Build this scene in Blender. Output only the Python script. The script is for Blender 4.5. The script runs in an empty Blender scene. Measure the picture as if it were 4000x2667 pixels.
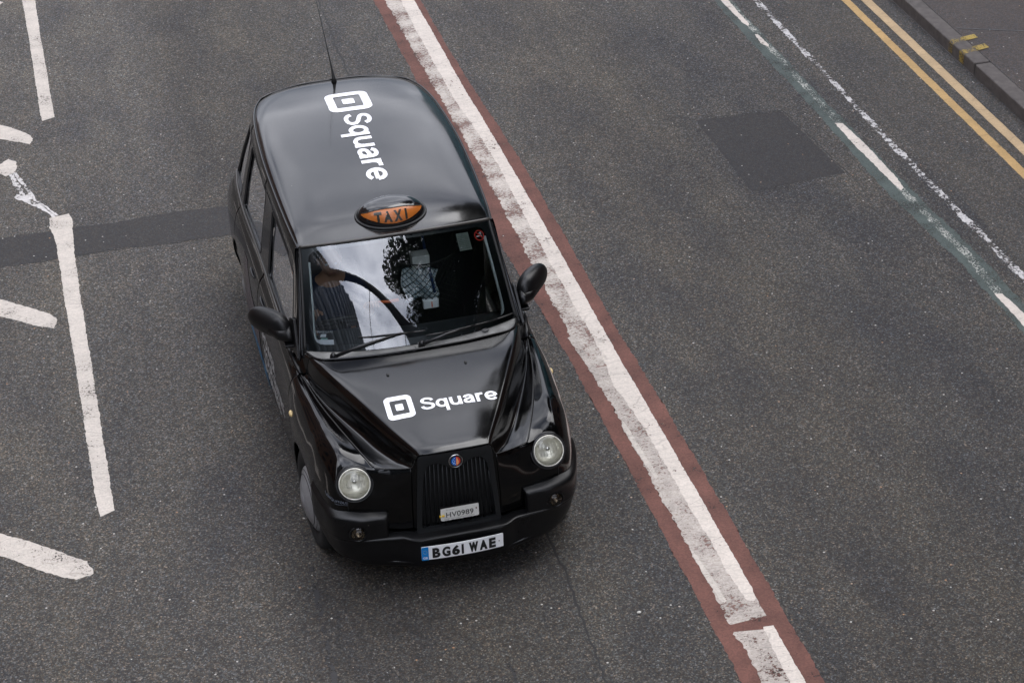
import bpy, bmesh, math, random
import numpy as np
from mathutils import Vector, Matrix
from mathutils.bvhtree import BVHTree
from mathutils.geometry import delaunay_2d_cdt
random.seed(7); rng = np.random.RandomState(5)
R = math.radians
scene = bpy.context.scene
C = scene.collection

# ------------------------------------------------------------------ camera
def cam_rot(az, el, ro):
    f = Vector((math.sin(az)*math.cos(el), math.cos(az)*math.cos(el), -math.sin(el)))
    r = f.cross(Vector((0, 0, 1))).normalized(); u = r.cross(f)
    c, s = math.cos(ro), math.sin(ro)
    return c*r + s*u, -s*r + c*u, f
cd = bpy.data.cameras.new('camera'); cam = bpy.data.objects.new('camera', cd); C.objects.link(cam)
_r, _u, _f = cam_rot(.21702128, .54442071, -.04580134)
M = Matrix((_r, _u, -_f)).transposed().to_4x4(); M.translation = Vector((-1.89716535, -10.30163778, 8.14640954))
cam.matrix_world = M
cd.sensor_width = 36; cd.lens = 36*8.18670339/4.0; cd.clip_start = .1; cd.clip_end = 2000
scene.camera = cam

# ------------------------------------------------------------------ world, sun, exposure
SUN_AZ, SUN_EL = R(62), R(60)          # azimuth clockwise from +y, behind thin cloud
sdir = Vector((math.sin(SUN_AZ)*math.cos(SUN_EL), math.cos(SUN_AZ)*math.cos(SUN_EL), math.sin(SUN_EL)))
w = bpy.data.worlds.new('World'); scene.world = w; w.use_nodes = True
nt = w.node_tree; nt.nodes.clear(); N = nt.nodes.new; L = nt.links.new
out = N('ShaderNodeOutputWorld'); bg = N('ShaderNodeBackground'); L(bg.outputs[0], out.inputs[0])
bg.inputs[1].default_value = .1
sky = N('ShaderNodeTexSky'); sky.sky_type = 'NISHITA'; sky.sun_disc = False
sky.sun_elevation = SUN_EL; sky.sun_rotation = SUN_AZ
tc = N('ShaderNodeTexCoord')
mp = N('ShaderNodeMapping'); mp.inputs['Scale'].default_value = (1, 1, 2.2); L(tc.outputs['Generated'], mp.inputs[0])
n1 = N('ShaderNodeTexNoise'); n1.inputs['Scale'].default_value = 2.4; n1.inputs['Detail'].default_value = 7; n1.inputs['Roughness'].default_value = .5
n1.inputs['Distortion'].default_value = .4
L(mp.outputs[0], n1.inputs['Vector'])
cr = N('ShaderNodeValToRGB'); e = cr.color_ramp.elements
e[0].position = .36; e[0].color = (.42, .47, .60, 1); e[1].position = .66; e[1].color = (2.0, 2.03, 2.2, 1)
L(n1.outputs[0], cr.inputs[0])
# brightened cloud patch behind the camera for the windscreen reflection, apart from the sun
dt = N('ShaderNodeVectorMath'); dt.operation = 'DOT_PRODUCT'; L(tc.outputs['Generated'], dt.inputs[0]); dt.inputs[1].default_value = (math.sin(R(201))*math.cos(R(43)), math.cos(R(201))*math.cos(R(43)), math.sin(R(43)))
gl = N('ShaderNodeMapRange'); gl.interpolation_type = 'SMOOTHSTEP'
gl.inputs['From Min'].default_value = .80; gl.inputs['From Max'].default_value = .985; gl.inputs['To Min'].default_value = 1; gl.inputs['To Max'].default_value = 2.4
L(dt.outputs['Value'], gl.inputs[0])
ml = N('ShaderNodeVectorMath'); ml.operation = 'SCALE'; L(cr.outputs[0], ml.inputs[0]); L(gl.outputs[0], ml.inputs['Scale'])
sz = N('ShaderNodeSeparateXYZ'); L(tc.outputs['Generated'], sz.inputs[0])
zr = N('ShaderNodeMapRange'); zr.inputs['From Min'].default_value = 0; zr.inputs['From Max'].default_value = 1; zr.inputs['To Min'].default_value = .48; zr.inputs['To Max'].default_value = 1.40; L(sz.outputs[2], zr.inputs[0])
mz = N('ShaderNodeVectorMath'); mz.operation = 'SCALE'; L(ml.outputs[0], mz.inputs[0]); L(zr.outputs[0], mz.inputs['Scale']); ml = mz
m10 = N('ShaderNodeVectorMath'); m10.operation = 'SCALE'; L(ml.outputs[0], m10.inputs[0]); m10.inputs['Scale'].default_value = 10.2
mx = N('ShaderNodeMix'); mx.data_type = 'RGBA'; mx.inputs['Factor'].default_value = .93
L(sky.outputs[0], mx.inputs['A']); L(m10.outputs[0], mx.inputs['B']); L(mx.outputs['Result'], bg.inputs[0])
sl = bpy.data.lights.new('sun', 'SUN'); sl.energy = 1.25; sl.angle = R(46); sl.color = (1, .97, .93)
so = bpy.data.objects.new('sun', sl); C.objects.link(so); so.rotation_euler = sdir.to_track_quat('Z', 'Y').to_euler()
scene.view_settings.view_transform = 'Standard'; scene.view_settings.look = 'None'
scene.view_settings.exposure = 0.46; scene.view_settings.gamma = 1
scene.render.engine = 'CYCLES'
scene.cycles.max_bounces = 8; scene.cycles.transparent_max_bounces = 12

# ------------------------------------------------------------------ materials
def srgb(h):
    h = h.lstrip('#'); c = [int(h[i:i+2], 16)/255 for i in (0, 2, 4)]
    return tuple(x/12.92 if x <= .04045 else ((x+.055)/1.055)**2.4 for x in c) + (1,)
def mat(name, col=(.5, .5, .5, 1), rough=.5, metal=0, spec=.5, coat=0, coatr=.05, var=0, vscale=20, bump=0, bscale=200, emit=None, alpha=1):
    m = bpy.data.materials.new(name); m.use_nodes = True; t = m.node_tree; p = t.nodes['Principled BSDF']
    if isinstance(col, str): col = srgb(col)
    if len(col) == 3: col = tuple(col)+(1,)
    p.inputs['Base Color'].default_value = col; p.inputs['Roughness'].default_value = rough; p.inputs['Metallic'].default_value = metal
    p.inputs['Specular IOR Level'].default_value = spec; p.inputs['Coat Weight'].default_value = coat; p.inputs['Coat Roughness'].default_value = coatr
    o = t.nodes.new('ShaderNodeTexCoord')
    if var:
        n = t.nodes.new('ShaderNodeTexNoise'); n.inputs['Scale'].default_value = vscale; n.inputs['Detail'].default_value = 5
        t.links.new(o.outputs['Object'], n.inputs['Vector'])
        r = t.nodes.new('ShaderNodeValToRGB'); r.color_ramp.elements[0].position = .3; r.color_ramp.elements[1].position = .7
        r.color_ramp.elements[0].color = tuple(c*(1-var) for c in col[:3])+(1,); r.color_ramp.elements[1].color = tuple(min(1, c*(1+var)) for c in col[:3])+(1,)
        t.links.new(n.outputs[0], r.inputs[0]); t.links.new(r.outputs[0], p.inputs['Base Color'])
    if bump:
        n = t.nodes.new('ShaderNodeTexNoise'); n.inputs['Scale'].default_value = bscale; n.inputs['Detail'].default_value = 3
        t.links.new(o.outputs['Object'], n.inputs['Vector'])
        b = t.nodes.new('ShaderNodeBump'); b.inputs['Strength'].default_value = bump; b.inputs['Distance'].default_value = .004
        t.links.new(n.outputs[0], b.inputs['Height']); t.links.new(b.outputs[0], p.inputs['Normal'])
    return m

def dusty(m, amt=.05, specks=True):
    t = m.node_tree; p = t.nodes['Principled BSDF']; n = t.nodes.new; l = t.links.new; c0 = tuple(p.inputs['Base Color'].default_value)
    o = n('ShaderNodeTexCoord'); a = n('ShaderNodeTexNoise'); a.inputs['Scale'].default_value = 3.5; a.inputs['Detail'].default_value = 8; a.inputs['Roughness'].default_value = .65; l(o.outputs['Object'], a.inputs['Vector'])
    r = n('ShaderNodeMapRange'); r.inputs['From Min'].default_value = .42; r.inputs['From Max'].default_value = .78; r.inputs['To Max'].default_value = amt; l(a.outputs[0], r.inputs[0])
    mx = n('ShaderNodeMix'); mx.data_type = 'RGBA'; mx.inputs['A'].default_value = c0; mx.inputs['B'].default_value = (.30, .27, .24, 1); l(r.outputs[0], mx.inputs['Factor'])
    v = n('ShaderNodeTexVoronoi'); v.inputs['Scale'].default_value = 9; l(o.outputs['Object'], v.inputs['Vector']); s = n('ShaderNodeSeparateColor'); l(v.outputs['Color'], s.inputs[0])
    q = n('ShaderNodeMapRange'); q.inputs['From Min'].default_value = .6; q.inputs['From Max'].default_value = 1; q.inputs['To Max'].default_value = .055; l(s.outputs[0], q.inputs[0])
    d = n('ShaderNodeMath'); d.operation = 'LESS_THAN'; l(v.outputs['Distance'], d.inputs[0]); l(q.outputs[0], d.inputs[1])
    k = n('ShaderNodeMath'); k.operation = 'MULTIPLY'; k.inputs[1].default_value = .35; l(d.outputs[0], k.inputs[0])
    m2 = n('ShaderNodeMix'); m2.data_type = 'RGBA'; l(mx.outputs['Result'], m2.inputs['A']); m2.inputs['B'].default_value = (.22, .20, .17, 1); l(k.outputs[0], m2.inputs['Factor']); l(m2.outputs['Result'], p.inputs['Base Color'])
    rr = n('ShaderNodeMapRange'); rr.inputs['From Min'].default_value = .35; rr.inputs['From Max'].default_value = .75; b = p.inputs['Roughness'].default_value; rr.inputs['To Min'].default_value = b*.8; rr.inputs['To Max'].default_value = b*1.6; l(a.outputs[0], rr.inputs[0]); l(rr.outputs[0], p.inputs['Roughness'])
def asphalt(name, base=(.085, .082, .078), amp=1.0, scale=85, warm=0, worn=.35, seed=0, lanes=False):
    """ chippings by Voronoi cells, binder between them, broad patches of wear """
    m = bpy.data.materials.new(name); m.use_nodes = True; t = m.node_tree; p = t.nodes['Principled BSDF']; n = t.nodes.new; l = t.links.new
    p.inputs['Roughness'].default_value = .82; p.inputs['Specular IOR Level'].default_value = .35
    o = n('ShaderNodeTexCoord'); mp = n('ShaderNodeMapping'); mp.inputs['Location'].default_value = (seed*3.1, seed*1.7, 0); l(o.outputs['Object'], mp.inputs[0])
    v = n('ShaderNodeTexVoronoi'); v.inputs['Scale'].default_value = scale; l(mp.outputs[0], v.inputs['Vector'])
    sep = n('ShaderNodeSeparateColor'); l(v.outputs['Color'], sep.inputs[0])
    r = n('ShaderNodeValToRGB'); E = r.color_ramp.elements
    b = np.array(base)
    E[0].position = 0; E[0].color = tuple(b*(1-.52*amp))+(1,)
    E[1].position = 1; E[1].color = tuple(b*(1+1.5*amp))+(1,)
    for pos, f in ((.45, 1-.22*amp), (.8, 1+.25*amp), (.96, 1+.75*amp)):
        k = E.new(pos); k.color = tuple(b*f)+(1,)
    l(sep.outputs[0], r.inputs[0])
    # hue of the single chippings
    hs = n('ShaderNodeMix'); hs.data_type = 'RGBA'; hs.blend_type = 'MULTIPLY'; hs.inputs['Factor'].default_value = 1
    hr = n('ShaderNodeValToRGB'); H = hr.color_ramp.elements
    H[0].position = 0; H[0].color = (1.18, 1.0, .86, 1); H[1].position = 1; H[1].color = (.88, 1.0, 1.16, 1); k = H.new(.5); k.color = (1, 1, 1, 1)
    l(sep.outputs[1], hr.inputs[0]); l(r.outputs[0], hs.inputs['A']); l(hr.outputs[0], hs.inputs['B'])
    # gaps between the chippings
    v2 = n('ShaderNodeTexVoronoi'); v2.feature = 'DISTANCE_TO_EDGE'; v2.inputs['Scale'].default_value = scale; l(mp.outputs[0], v2.inputs['Vector'])
    g = n('ShaderNodeMapRange'); g.inputs['From Max'].default_value = .16; g.inputs['To Min'].default_value = 1-.5*amp; g.inputs['To Max'].default_value = 1.06; l(v2.outputs['Distance'], g.inputs[0])
    mg = n('ShaderNodeVectorMath'); mg.operation = 'SCALE'; l(hs.outputs['Result'], mg.inputs[0]); l(g.outputs[0], mg.inputs['Scale'])
    # medium grain
    ng = n('ShaderNodeTexNoise'); ng.inputs['Scale'].default_value = 26; ng.inputs['Detail'].default_value = 6; ng.inputs['Roughness'].default_value = .75; l(mp.outputs[0], ng.inputs['Vector'])
    gr = n('ShaderNodeMapRange'); gr.inputs['From Min'].default_value = .3; gr.inputs['From Max'].default_value = .7; gr.inputs['To Min'].default_value = .74; gr.inputs['To Max'].default_value = 1.28; l(ng.outputs[0], gr.inputs[0])
    m2 = n('ShaderNodeVectorMath'); m2.operation = 'SCALE'; l(mg.outputs[0], m2.inputs[0]); l(gr.outputs[0], m2.inputs['Scale'])
    # broad patches, drawn out along the driving direction
    mp3 = n('ShaderNodeMapping'); mp3.inputs['Scale'].default_value = (1.0, .38, 1); l(mp.outputs[0], mp3.inputs[0])
    nb = n('ShaderNodeTexNoise'); nb.inputs['Scale'].default_value = 1.9; nb.inputs['Detail'].default_value = 7; nb.inputs['Roughness'].default_value = .6; l(mp3.outputs[0], nb.inputs['Vector'])
    br = n('ShaderNodeValToRGB'); Q = br.color_ramp.elements
    Q[0].position = .34; Q[0].color = (1-worn*.56, 1-worn*.54, 1-worn*.44, 1); Q[1].position = .68; Q[1].color = (1+worn*.48+warm, 1+worn*.42+warm*.3, 1+worn*.24-warm*.5, 1)
    l(nb.outputs[0], br.inputs[0])
    m3 = n('ShaderNodeVectorMath'); m3.operation = 'MULTIPLY'; l(m2.outputs[0], m3.inputs[0]); l(br.outputs[0], m3.inputs[1])
    if lanes:
        sx = n('ShaderNodeSeparateXYZ'); wob = n('ShaderNodeVectorMath'); wob.operation = 'MULTIPLY_ADD'; wob.inputs[1].default_value = (.35, 0, 0); l(nb.outputs[1], wob.inputs[0]); l(o.outputs['Object'], wob.inputs[2]); l(wob.outputs[0], sx.inputs[0])
        xr = n('ShaderNodeMapRange'); xr.inputs['From Min'].default_value = -4; xr.inputs['From Max'].default_value = 6; l(sx.outputs[0], xr.inputs[0])
        lr = n('ShaderNodeValToRGB'); Z = lr.color_ramp.elements; Z[0].position = 0; Z[0].color = (1.10, 1.07, 1.03, 1); Z[1].position = 1; Z[1].color = (1.0, .99, .98, 1)
        for x, c in ((-2.2, (1.20, 1.18, 1.14)), (-1.1, (1.16, 1.15, 1.14)), (-.75, (.90, .875, .84)), (.2, (.92, .90, .865)), (.75, (1.0, .995, .98)), (1.9, (1.02, 1.01, 1.0)), (2.6, (.98, .95, .91)), (3.45, (1.02, .99, .94)), (3.7, (.88, .885, .91)), (4.4, (.93, .93, .95))):
            k = Z.new((x+4)/10); k.color = tuple(c)+(1,)
        l(xr.outputs[0], lr.inputs[0]); yr = n('ShaderNodeMapRange'); yr.inputs['From Min'].default_value = -2; yr.inputs['From Max'].default_value = 9; yr.inputs['To Min'].default_value = .92; yr.inputs['To Max'].default_value = 1.30; l(sx.outputs[1], yr.inputs[0])
        q1 = n('ShaderNodeVectorMath'); q1.operation = 'MULTIPLY'; l(m3.outputs[0], q1.inputs[0]); l(lr.outputs[0], q1.inputs[1])
        q2 = n('ShaderNodeVectorMath'); q2.operation = 'SCALE'; l(q1.outputs[0], q2.inputs[0]); l(yr.outputs[0], q2.inputs['Scale']); m3 = q2
    # odd pale and rusty chippings, spots of tar
    v3 = n('ShaderNodeTexVoronoi'); v3.inputs['Scale'].default_value = 21; l(mp.outputs[0], v3.inputs['Vector'])
    s3 = n('ShaderNodeSeparateColor'); l(v3.outputs['Color'], s3.inputs[0])
    a = n('ShaderNodeMath'); a.operation = 'GREATER_THAN'; a.inputs[1].default_value = .93; l(s3.outputs[0], a.inputs[0])
    dd = n('ShaderNodeMath'); dd.operation = 'LESS_THAN'; dd.inputs[1].default_value = .145; l(v3.outputs['Distance'], dd.inputs[0])
    ab = n('ShaderNodeMath'); ab.operation = 'MULTIPLY'; l(a.outputs[0], ab.inputs[0]); l(dd.outputs[0], ab.inputs[1])
    pc = n('ShaderNodeValToRGB'); P = pc.color_ramp.elements; P[0].color = (.42, .40, .37, 1); P[1].color = (.30, .17, .09, 1); P[1].position = .9; P[0].position = .6; l(s3.outputs[1], pc.inputs[0])
    mix = n('ShaderNodeMix'); mix.data_type = 'RGBA'; l(ab.outputs[0], mix.inputs['Factor']); l(m3.outputs[0], mix.inputs['A']); l(pc.outputs[0], mix.inputs['B'])
    v4 = n('ShaderNodeTexVoronoi'); v4.inputs['Scale'].default_value = 3.1; l(mp.outputs[0], v4.inputs['Vector'])
    s4 = n('ShaderNodeSeparateColor'); l(v4.outputs['Color'], s4.inputs[0])
    rad = n('ShaderNodeMapRange'); rad.inputs['From Min'].default_value = .80; rad.inputs['From Max'].default_value = 1; rad.inputs['To Min'].default_value = 0; rad.inputs['To Max'].default_value = .055; l(s4.outputs[0], rad.inputs[0])
    nn = n('ShaderNodeMath'); nn.operation = 'LESS_THAN'; l(v4.outputs['Distance'], nn.inputs[0]); l(rad.outputs[0], nn.inputs[1])
    nf = n('ShaderNodeMath'); nf.operation = 'MULTIPLY'; nf.inputs[1].default_value = .7; l(nn.outputs[0], nf.inputs[0])
    mix2 = n('ShaderNodeMix'); mix2.data_type = 'RGBA'; l(nf.outputs[0], mix2.inputs['Factor']); l(mix.outputs['Result'], mix2.inputs['A']); mix2.inputs['B'].default_value = (.02, .02, .022, 1)
    l(mix2.outputs['Result'], p.inputs['Base Color'])
    bp = n('ShaderNodeBump'); bp.inputs['Strength'].default_value = .55*min(1, amp+.2); bp.inputs['Distance'].default_value = .004
    sm = n('ShaderNodeMath'); sm.operation = 'ADD'; l(g.outputs[0], sm.inputs[0]); l(sep.outputs[2], sm.inputs[1]); l(sm.outputs[0], bp.inputs['Height']); l(bp.outputs[0], p.inputs['Normal'])
    return m

def paintmat(name, col, wear=0.0, grain=.5, dirt=.12, streak=(1, 1, 1), scale=30, edge=0, rough=.7, crackle=.26):
    """ road paint; wear = share of it that is worn through to what lies below """
    m = bpy.data.materials.new(name); m.use_nodes = True; t = m.node_tree; p = t.nodes['Principled BSDF']; n = t.nodes.new; l = t.links.new
    if isinstance(col, str): col = srgb(col)
    p.inputs['Roughness'].default_value = rough
    o = n('ShaderNodeTexCoord'); mp = n('ShaderNodeMapping'); mp.inputs['Scale'].default_value = streak; l(o.outputs['Object'], mp.inputs[0])
    a = n('ShaderNodeTexNoise'); a.inputs['Scale'].default_value = scale; a.inputs['Detail'].default_value = 8; a.inputs['Roughness'].default_value = .72; l(mp.outputs[0], a.inputs['Vector'])
    b = n('ShaderNodeTexNoise'); b.inputs['Scale'].default_value = 4; b.inputs['Detail'].default_value = 6; l(o.outputs['Object'], b.inputs['Vector'])
    c = n('ShaderNodeTexVoronoi'); c.inputs['Scale'].default_value = 90; l(o.outputs['Object'], c.inputs['Vector'])
    mr = n('ShaderNodeMapRange'); mr.inputs['From Min'].default_value = .3; mr.inputs['From Max'].default_value = .7; mr.inputs['To Min'].default_value = 1-dirt; mr.inputs['To Max'].default_value = 1.04; l(b.outputs[0], mr.inputs[0])
    sc = n('ShaderNodeSeparateColor'); l(c.outputs['Color'], sc.inputs[0])
    m2 = n('ShaderNodeMapRange'); m2.inputs['To Min'].default_value = 1-grain*.28; m2.inputs['To Max'].default_value = 1.04; l(sc.outputs[0], m2.inputs[0])
    mu = n('ShaderNodeMath'); mu.operation = 'MULTIPLY'; l(mr.outputs[0], mu.inputs[0]); l(m2.outputs[0], mu.inputs[1])
    s = n('ShaderNodeVectorMath'); s.operation = 'SCALE'; s.inputs[0].default_value = col[:3]; l(mu.outputs[0], s.inputs['Scale']); l(s.outputs[0], p.inputs['Base Color'])
    mc = n('ShaderNodeMapping'); mc.inputs['Scale'].default_value = (.8, 5.0, 1); l(o.outputs['Object'], mc.inputs[0])
    vc = n('ShaderNodeTexVoronoi'); vc.feature = 'DISTANCE_TO_EDGE'; vc.inputs['Scale'].default_value = 3.2; l(mc.outputs[0], vc.inputs['Vector'])
    mrc = n('ShaderNodeMapRange'); mrc.inputs['From Max'].default_value = .035; mrc.inputs['To Min'].default_value = 1-crackle; mrc.inputs['From Max'].default_value = .028; mrc.inputs['To Max'].default_value = 1; l(vc.outputs['Distance'], mrc.inputs[0])
    s2 = n('ShaderNodeVectorMath'); s2.operation = 'SCALE'; l(s.outputs[0], s2.inputs[0]); l(mrc.outputs[0], s2.inputs['Scale']); l(s2.outputs[0], p.inputs['Base Color'])
    bp = n('ShaderNodeBump'); bp.inputs['Strength'].default_value = .35; bp.inputs['Distance'].default_value = .003; l(c.outputs['Distance'], bp.inputs['Height']); l(bp.outputs[0], p.inputs['Normal'])
    if wear > 0:
        add = n('ShaderNodeMath'); add.operation = 'ADD'
        k = n('ShaderNodeMath'); k.operation = 'MULTIPLY'; k.inputs[1].default_value = .55; l(b.outputs[0], k.inputs[0])
        l(a.outputs[0], add.inputs[0]); l(k.outputs[0], add.inputs[1])
        th = .52+.275 + (wear-.5)*.42
        st = n('ShaderNodeMapRange'); st.inputs['From Min'].default_value = th-.02; st.inputs['From Max'].default_value = th+.02; l(add.outputs[0], st.inputs[0])
        tr = n('ShaderNodeBsdfTransparent'); ms = n('ShaderNodeMixShader'); l(st.outputs[0], ms.inputs[0]); l(tr.outputs[0], ms.inputs[1]); l(p.outputs[0], ms.inputs[2])
        l(ms.outputs[0], t.nodes['Material Output'].inputs[0])
    return m

def glassmat(name, tint=(.75, .85, .85), ior=1.5, dirt=0.0):
    m = bpy.data.materials.new(name); m.use_nodes = True; t = m.node_tree; n = t.nodes.new; l = t.links.new
    t.nodes.remove(t.nodes['Principled BSDF'])
    f = n('ShaderNodeFresnel'); f.inputs['IOR'].default_value = ior
    tr = n('ShaderNodeBsdfTransparent'); tr.inputs[0].default_value = tuple(tint)+(1,)
    g = n('ShaderNodeBsdfGlossy'); g.inputs['Roughness'].default_value = .0; g.inputs[0].default_value = (.97, .98, 1, 1)
    ms = n('ShaderNodeMixShader'); l(f.outputs[0], ms.inputs[0]); l(tr.outputs[0], ms.inputs[1]); l(g.outputs[0], ms.inputs[2])
    last = ms
    if dirt:
        d = n('ShaderNodeBsdfDiffuse'); d.inputs[0].default_value = (.5, .5, .5, 1)
        m2 = n('ShaderNodeMixShader'); no = n('ShaderNodeTexNoise'); no.inputs['Scale'].default_value = 9; no.inputs['Detail'].default_value = 6
        o = n('ShaderNodeTexCoord'); l(o.outputs['Object'], no.inputs['Vector'])
        mr = n('ShaderNodeMapRange'); mr.inputs['From Min'].default_value = .45; mr.inputs['From Max'].default_value = .8; mr.inputs['To Max'].default_value = dirt; l(no.outputs[0], mr.inputs[0])
        l(mr.outputs[0], m2.inputs[0]); l(ms.outputs[0], m2.inputs[1]); l(d.outputs[0], m2.inputs[2]); last = m2
    l(last.outputs[0], t.nodes['Material Output'].inputs[0])
    return m

PAINT = mat('black_paint', (.0008, .0008, .0010), .08, spec=.42, coat=.05, coatr=.03)
ROOFP = mat('black_roof_paint', (.0008, .0008, .0010), .12, spec=.6, coat=.25, coatr=.06, bump=.02, bscale=30)
BONP = mat('black_bonnet_paint', (.0008, .0008, .0010), .11, spec=.5, coat=.06, bump=.015, bscale=25)
PLAST = mat('black_plastic', (.0025, .0025, .003), .34, spec=.38, bump=.05, bscale=500)
dusty(PAINT, .004); dusty(ROOFP, .008); dusty(BONP, .006); dusty(PLAST, .004)
SATIN = mat('satin_black', (.005, .005, .006), .28, spec=.45)
RUBBER = mat('rubber', (.014, .014, .014), .55)
TRIM = mat('seal_strip', (.05, .045, .04), .35)
COWL = mat('cowl_grey', (.13, .13, .125), .6, var=.3, vscale=12, bump=.1)
TYRE = mat('tyre', (.008, .008, .008), .8, bump=.3, bscale=60)
SILVER = mat('wheel_silver', (.30, .30, .31), .32, metal=.3, var=.1)
CHROME = mat('chrome', (.7, .7, .7), .12, metal=1)
WHITE = mat('white_vinyl', (.82, .82, .86), .45)
GREYTXT = mat('grey_vinyl', (.62, .62, .62), .6)
BLACKTXT = mat('plate_black', (.01, .01, .01), .4)
PLATEW = mat('plate_white', (.95, .95, .95), .5)
BLUE = mat('plate_blue', (.0, .21, .60), .35)
BLUEV = mat('blue_vinyl', (.01, .17, .36), .25, var=.4, vscale=3)
ORANGE = mat('sign_amber', (.40, .115, .018), .3, spec=.6, var=.12, vscale=6)
DKGREY = mat('dark_grey', (.05, .052, .055), .5)
DASH = mat('dashboard', (.045, .05, .055), .55, bump=.1)
CABIN = mat('cabin_trim', (.012, .014, .018), .7)
LTRIM = mat('pillar_trim', (.72, .78, .77), .6)
GLASS = glassmat('windscreen_glass', (.82, .87, .87), 1.98, .0)
SGLASS = glassmat('side_glass', (.25, .29, .28), 1.75)
LENS = glassmat('lens_glass', (.92, .92, .88), 1.5)
REFL = mat('reflector', (.86, .84, .77), .34, metal=.55, bump=.35, bscale=30)
REFL2 = mat('reflector_body', (.74, .72, .64), .35, metal=.4, var=.2, vscale=30)
AMBERLENS = mat('repeater_amber', (.62, .46, .22), .25)
RED = mat('red', (.62, .03, .02), .4)
ORED = mat('orange_red', (.75, .16, .05), .4)
SKIN = mat('skin', (.40, .22, .14), .55)
NAVY = mat('navy_cloth', (.012, .02, .05), .85)
HAIR = mat('hair', (.02, .016, .012), .6)

# ------------------------------------------------------------------ object helpers
def link(name, me, m=None, parent=None, smooth=True):
    o = bpy.data.objects.new(name, me); C.objects.link(o)
    if m is not None: me.materials.append(m)
    if smooth:
        for f in me.polygons: f.use_smooth = True
    if parent is not None:
        par(o, parent)
    return o
def par(o, p):
    o.parent = p
    root = p
    while root.parent: root = root.parent
    # children are modelled in world coordinates
    if p.parent is None: o.matrix_parent_inverse = Matrix.Translation(-p.location)
def tag(o, label=None, cat=None, group=None, kind=None):
    if label: o['label'] = label
    if cat: o['category'] = cat
    if group: o['group'] = group
    if kind: o['kind'] = kind
    return o
def thing(name, label, cat, loc=(0, 0, 0), group=None):
    o = bpy.data.objects.new(name, None); C.objects.link(o); o.location = loc; o.empty_display_size = .2
    return tag(o, label, cat, group)
def from_bm(name, bm, m, parent=None, smooth=True):
    bmesh.ops.recalc_face_normals(bm, faces=bm.faces)
    me = bpy.data.meshes.new(name); bm.to_mesh(me); bm.free(); return link(name, me, m, parent, smooth)
def raw(name, V, F, m, parent=None, smooth=True, sharp=None):
    me = bpy.data.meshes.new(name); me.from_pydata([tuple(v) for v in V], [], [tuple(f) for f in F]); me.update()
    return link(name, me, m, parent, smooth)
def grid_vf(G, flip=False):
    nu, nv = G.shape[:2]; V = G.reshape(-1, 3); F = []
    for i in range(nu-1):
        for j in range(nv-1):
            a, b, c, d = i*nv+j, i*nv+j+1, (i+1)*nv+j+1, (i+1)*nv+j
            F.append((a, d, c, b) if flip else (a, b, c, d))
    return V, F
def mirror(G):
    H = G.copy(); H[..., 0] *= -1; return H
def grid(name, G, m, parent=None, flip=False, thick=0, off=-1, smooth=True):
    V, F = grid_vf(np.asarray(G, float), flip); o = raw(name, V, F, m, parent, smooth)
    if thick: solid(o, thick, off)
    return o
def solid(o, t, off=-1):
    k = o.modifiers.new('thickness', 'SOLIDIFY'); k.thickness = t; k.offset = off; k.use_even_offset = False
def orient(o, d):
    """ turn the faces so that they look along d; thickness then grows inwards """
    d = Vector(d); t = sum((p.normal.dot(d)*p.area for p in o.data.polygons), 0.0)
    if t < 0: o.data.flip_normals()
    return o
def bevel(o, w, seg=2):
    k = o.modifiers.new('bevel', 'BEVEL'); k.width = w; k.segments = seg; k.limit_method = 'ANGLE'; k.angle_limit = R(35)
def crv(P, ts):
    """ Catmull-Rom through the rows of P at parameters ts (0..len-1) """
    P = np.asarray(P, float); n = len(P); out = []
    for t in ts:
        i = int(min(max(math.floor(t), 0), n-2)); u = t-i
        p1, p2 = P[i], P[i+1]
        p0 = P[i-1] if i > 0 else 2*p1-p2
        p3 = P[i+2] if i+2 < n else 2*p2-p1
        out.append(.5*((2*p1)+(-p0+p2)*u+(2*p0-5*p1+4*p2-p3)*u*u+(-p0+3*p1-3*p2+p3)*u**3))
    return np.array(out)
def surf(P, nu, nv):
    """ control grid (rows x cols x 3) -> dense grid """
    P = np.asarray(P, float)
    A = crv(P, np.linspace(0, P.shape[0]-1, nu)); A = A.transpose(1, 0, 2)
    return crv(A, np.linspace(0, P.shape[1]-1, nv)).transpose(1, 0, 2)
def bvh(G):
    V, F = grid_vf(np.asarray(G, float)); return BVHTree.FromPolygons([Vector(v) for v in V], F)
def tube_vf(pts, r, k=8, closed=False, base=0):
    pts = [Vector(p) for p in pts]; n = len(pts); V = []; F = []
    rs = r if hasattr(r, '__len__') else [r]*n
    ref = None
    for i, p in enumerate(pts):
        a = pts[(i-1) % n] if (closed or i > 0) else p; b = pts[(i+1) % n] if (closed or i < n-1) else p
        t = (b-a).normalized()
        if ref is None: ref = t.orthogonal().normalized()
        ref = (ref-t*ref.dot(t)).normalized(); s = t.cross(ref)
        for j in range(k):
            q = 2*math.pi*j/k; V.append(p+(ref*math.cos(q)+s*math.sin(q))*rs[i])
    for i in range(n if closed else n-1):
        for j in range(k):
            a = i*k+j; b = i*k+(j+1) % k; c = ((i+1) % n)*k+(j+1) % k; d = ((i+1) % n)*k+j
            F.append((base+a, base+b, base+c, base+d))
    if not closed: F += [tuple(base+j for j in range(k))[::-1], tuple(base+(n-1)*k+j for j in range(k))]
    return V, F
def tube(name, pts, r, m, parent=None, k=8, closed=False):
    V, F = tube_vf(pts, r, k, closed); return raw(name, V, F, m, parent)
def multi(name, parts, m, parent=None, smooth=True):
    V = []; F = []
    for v, f in parts:
        b = len(V); V += [tuple(x) for x in v]; F += [tuple(i+b for i in q) for q in f]
    return raw(name, V, F, m, parent, smooth)
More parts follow.
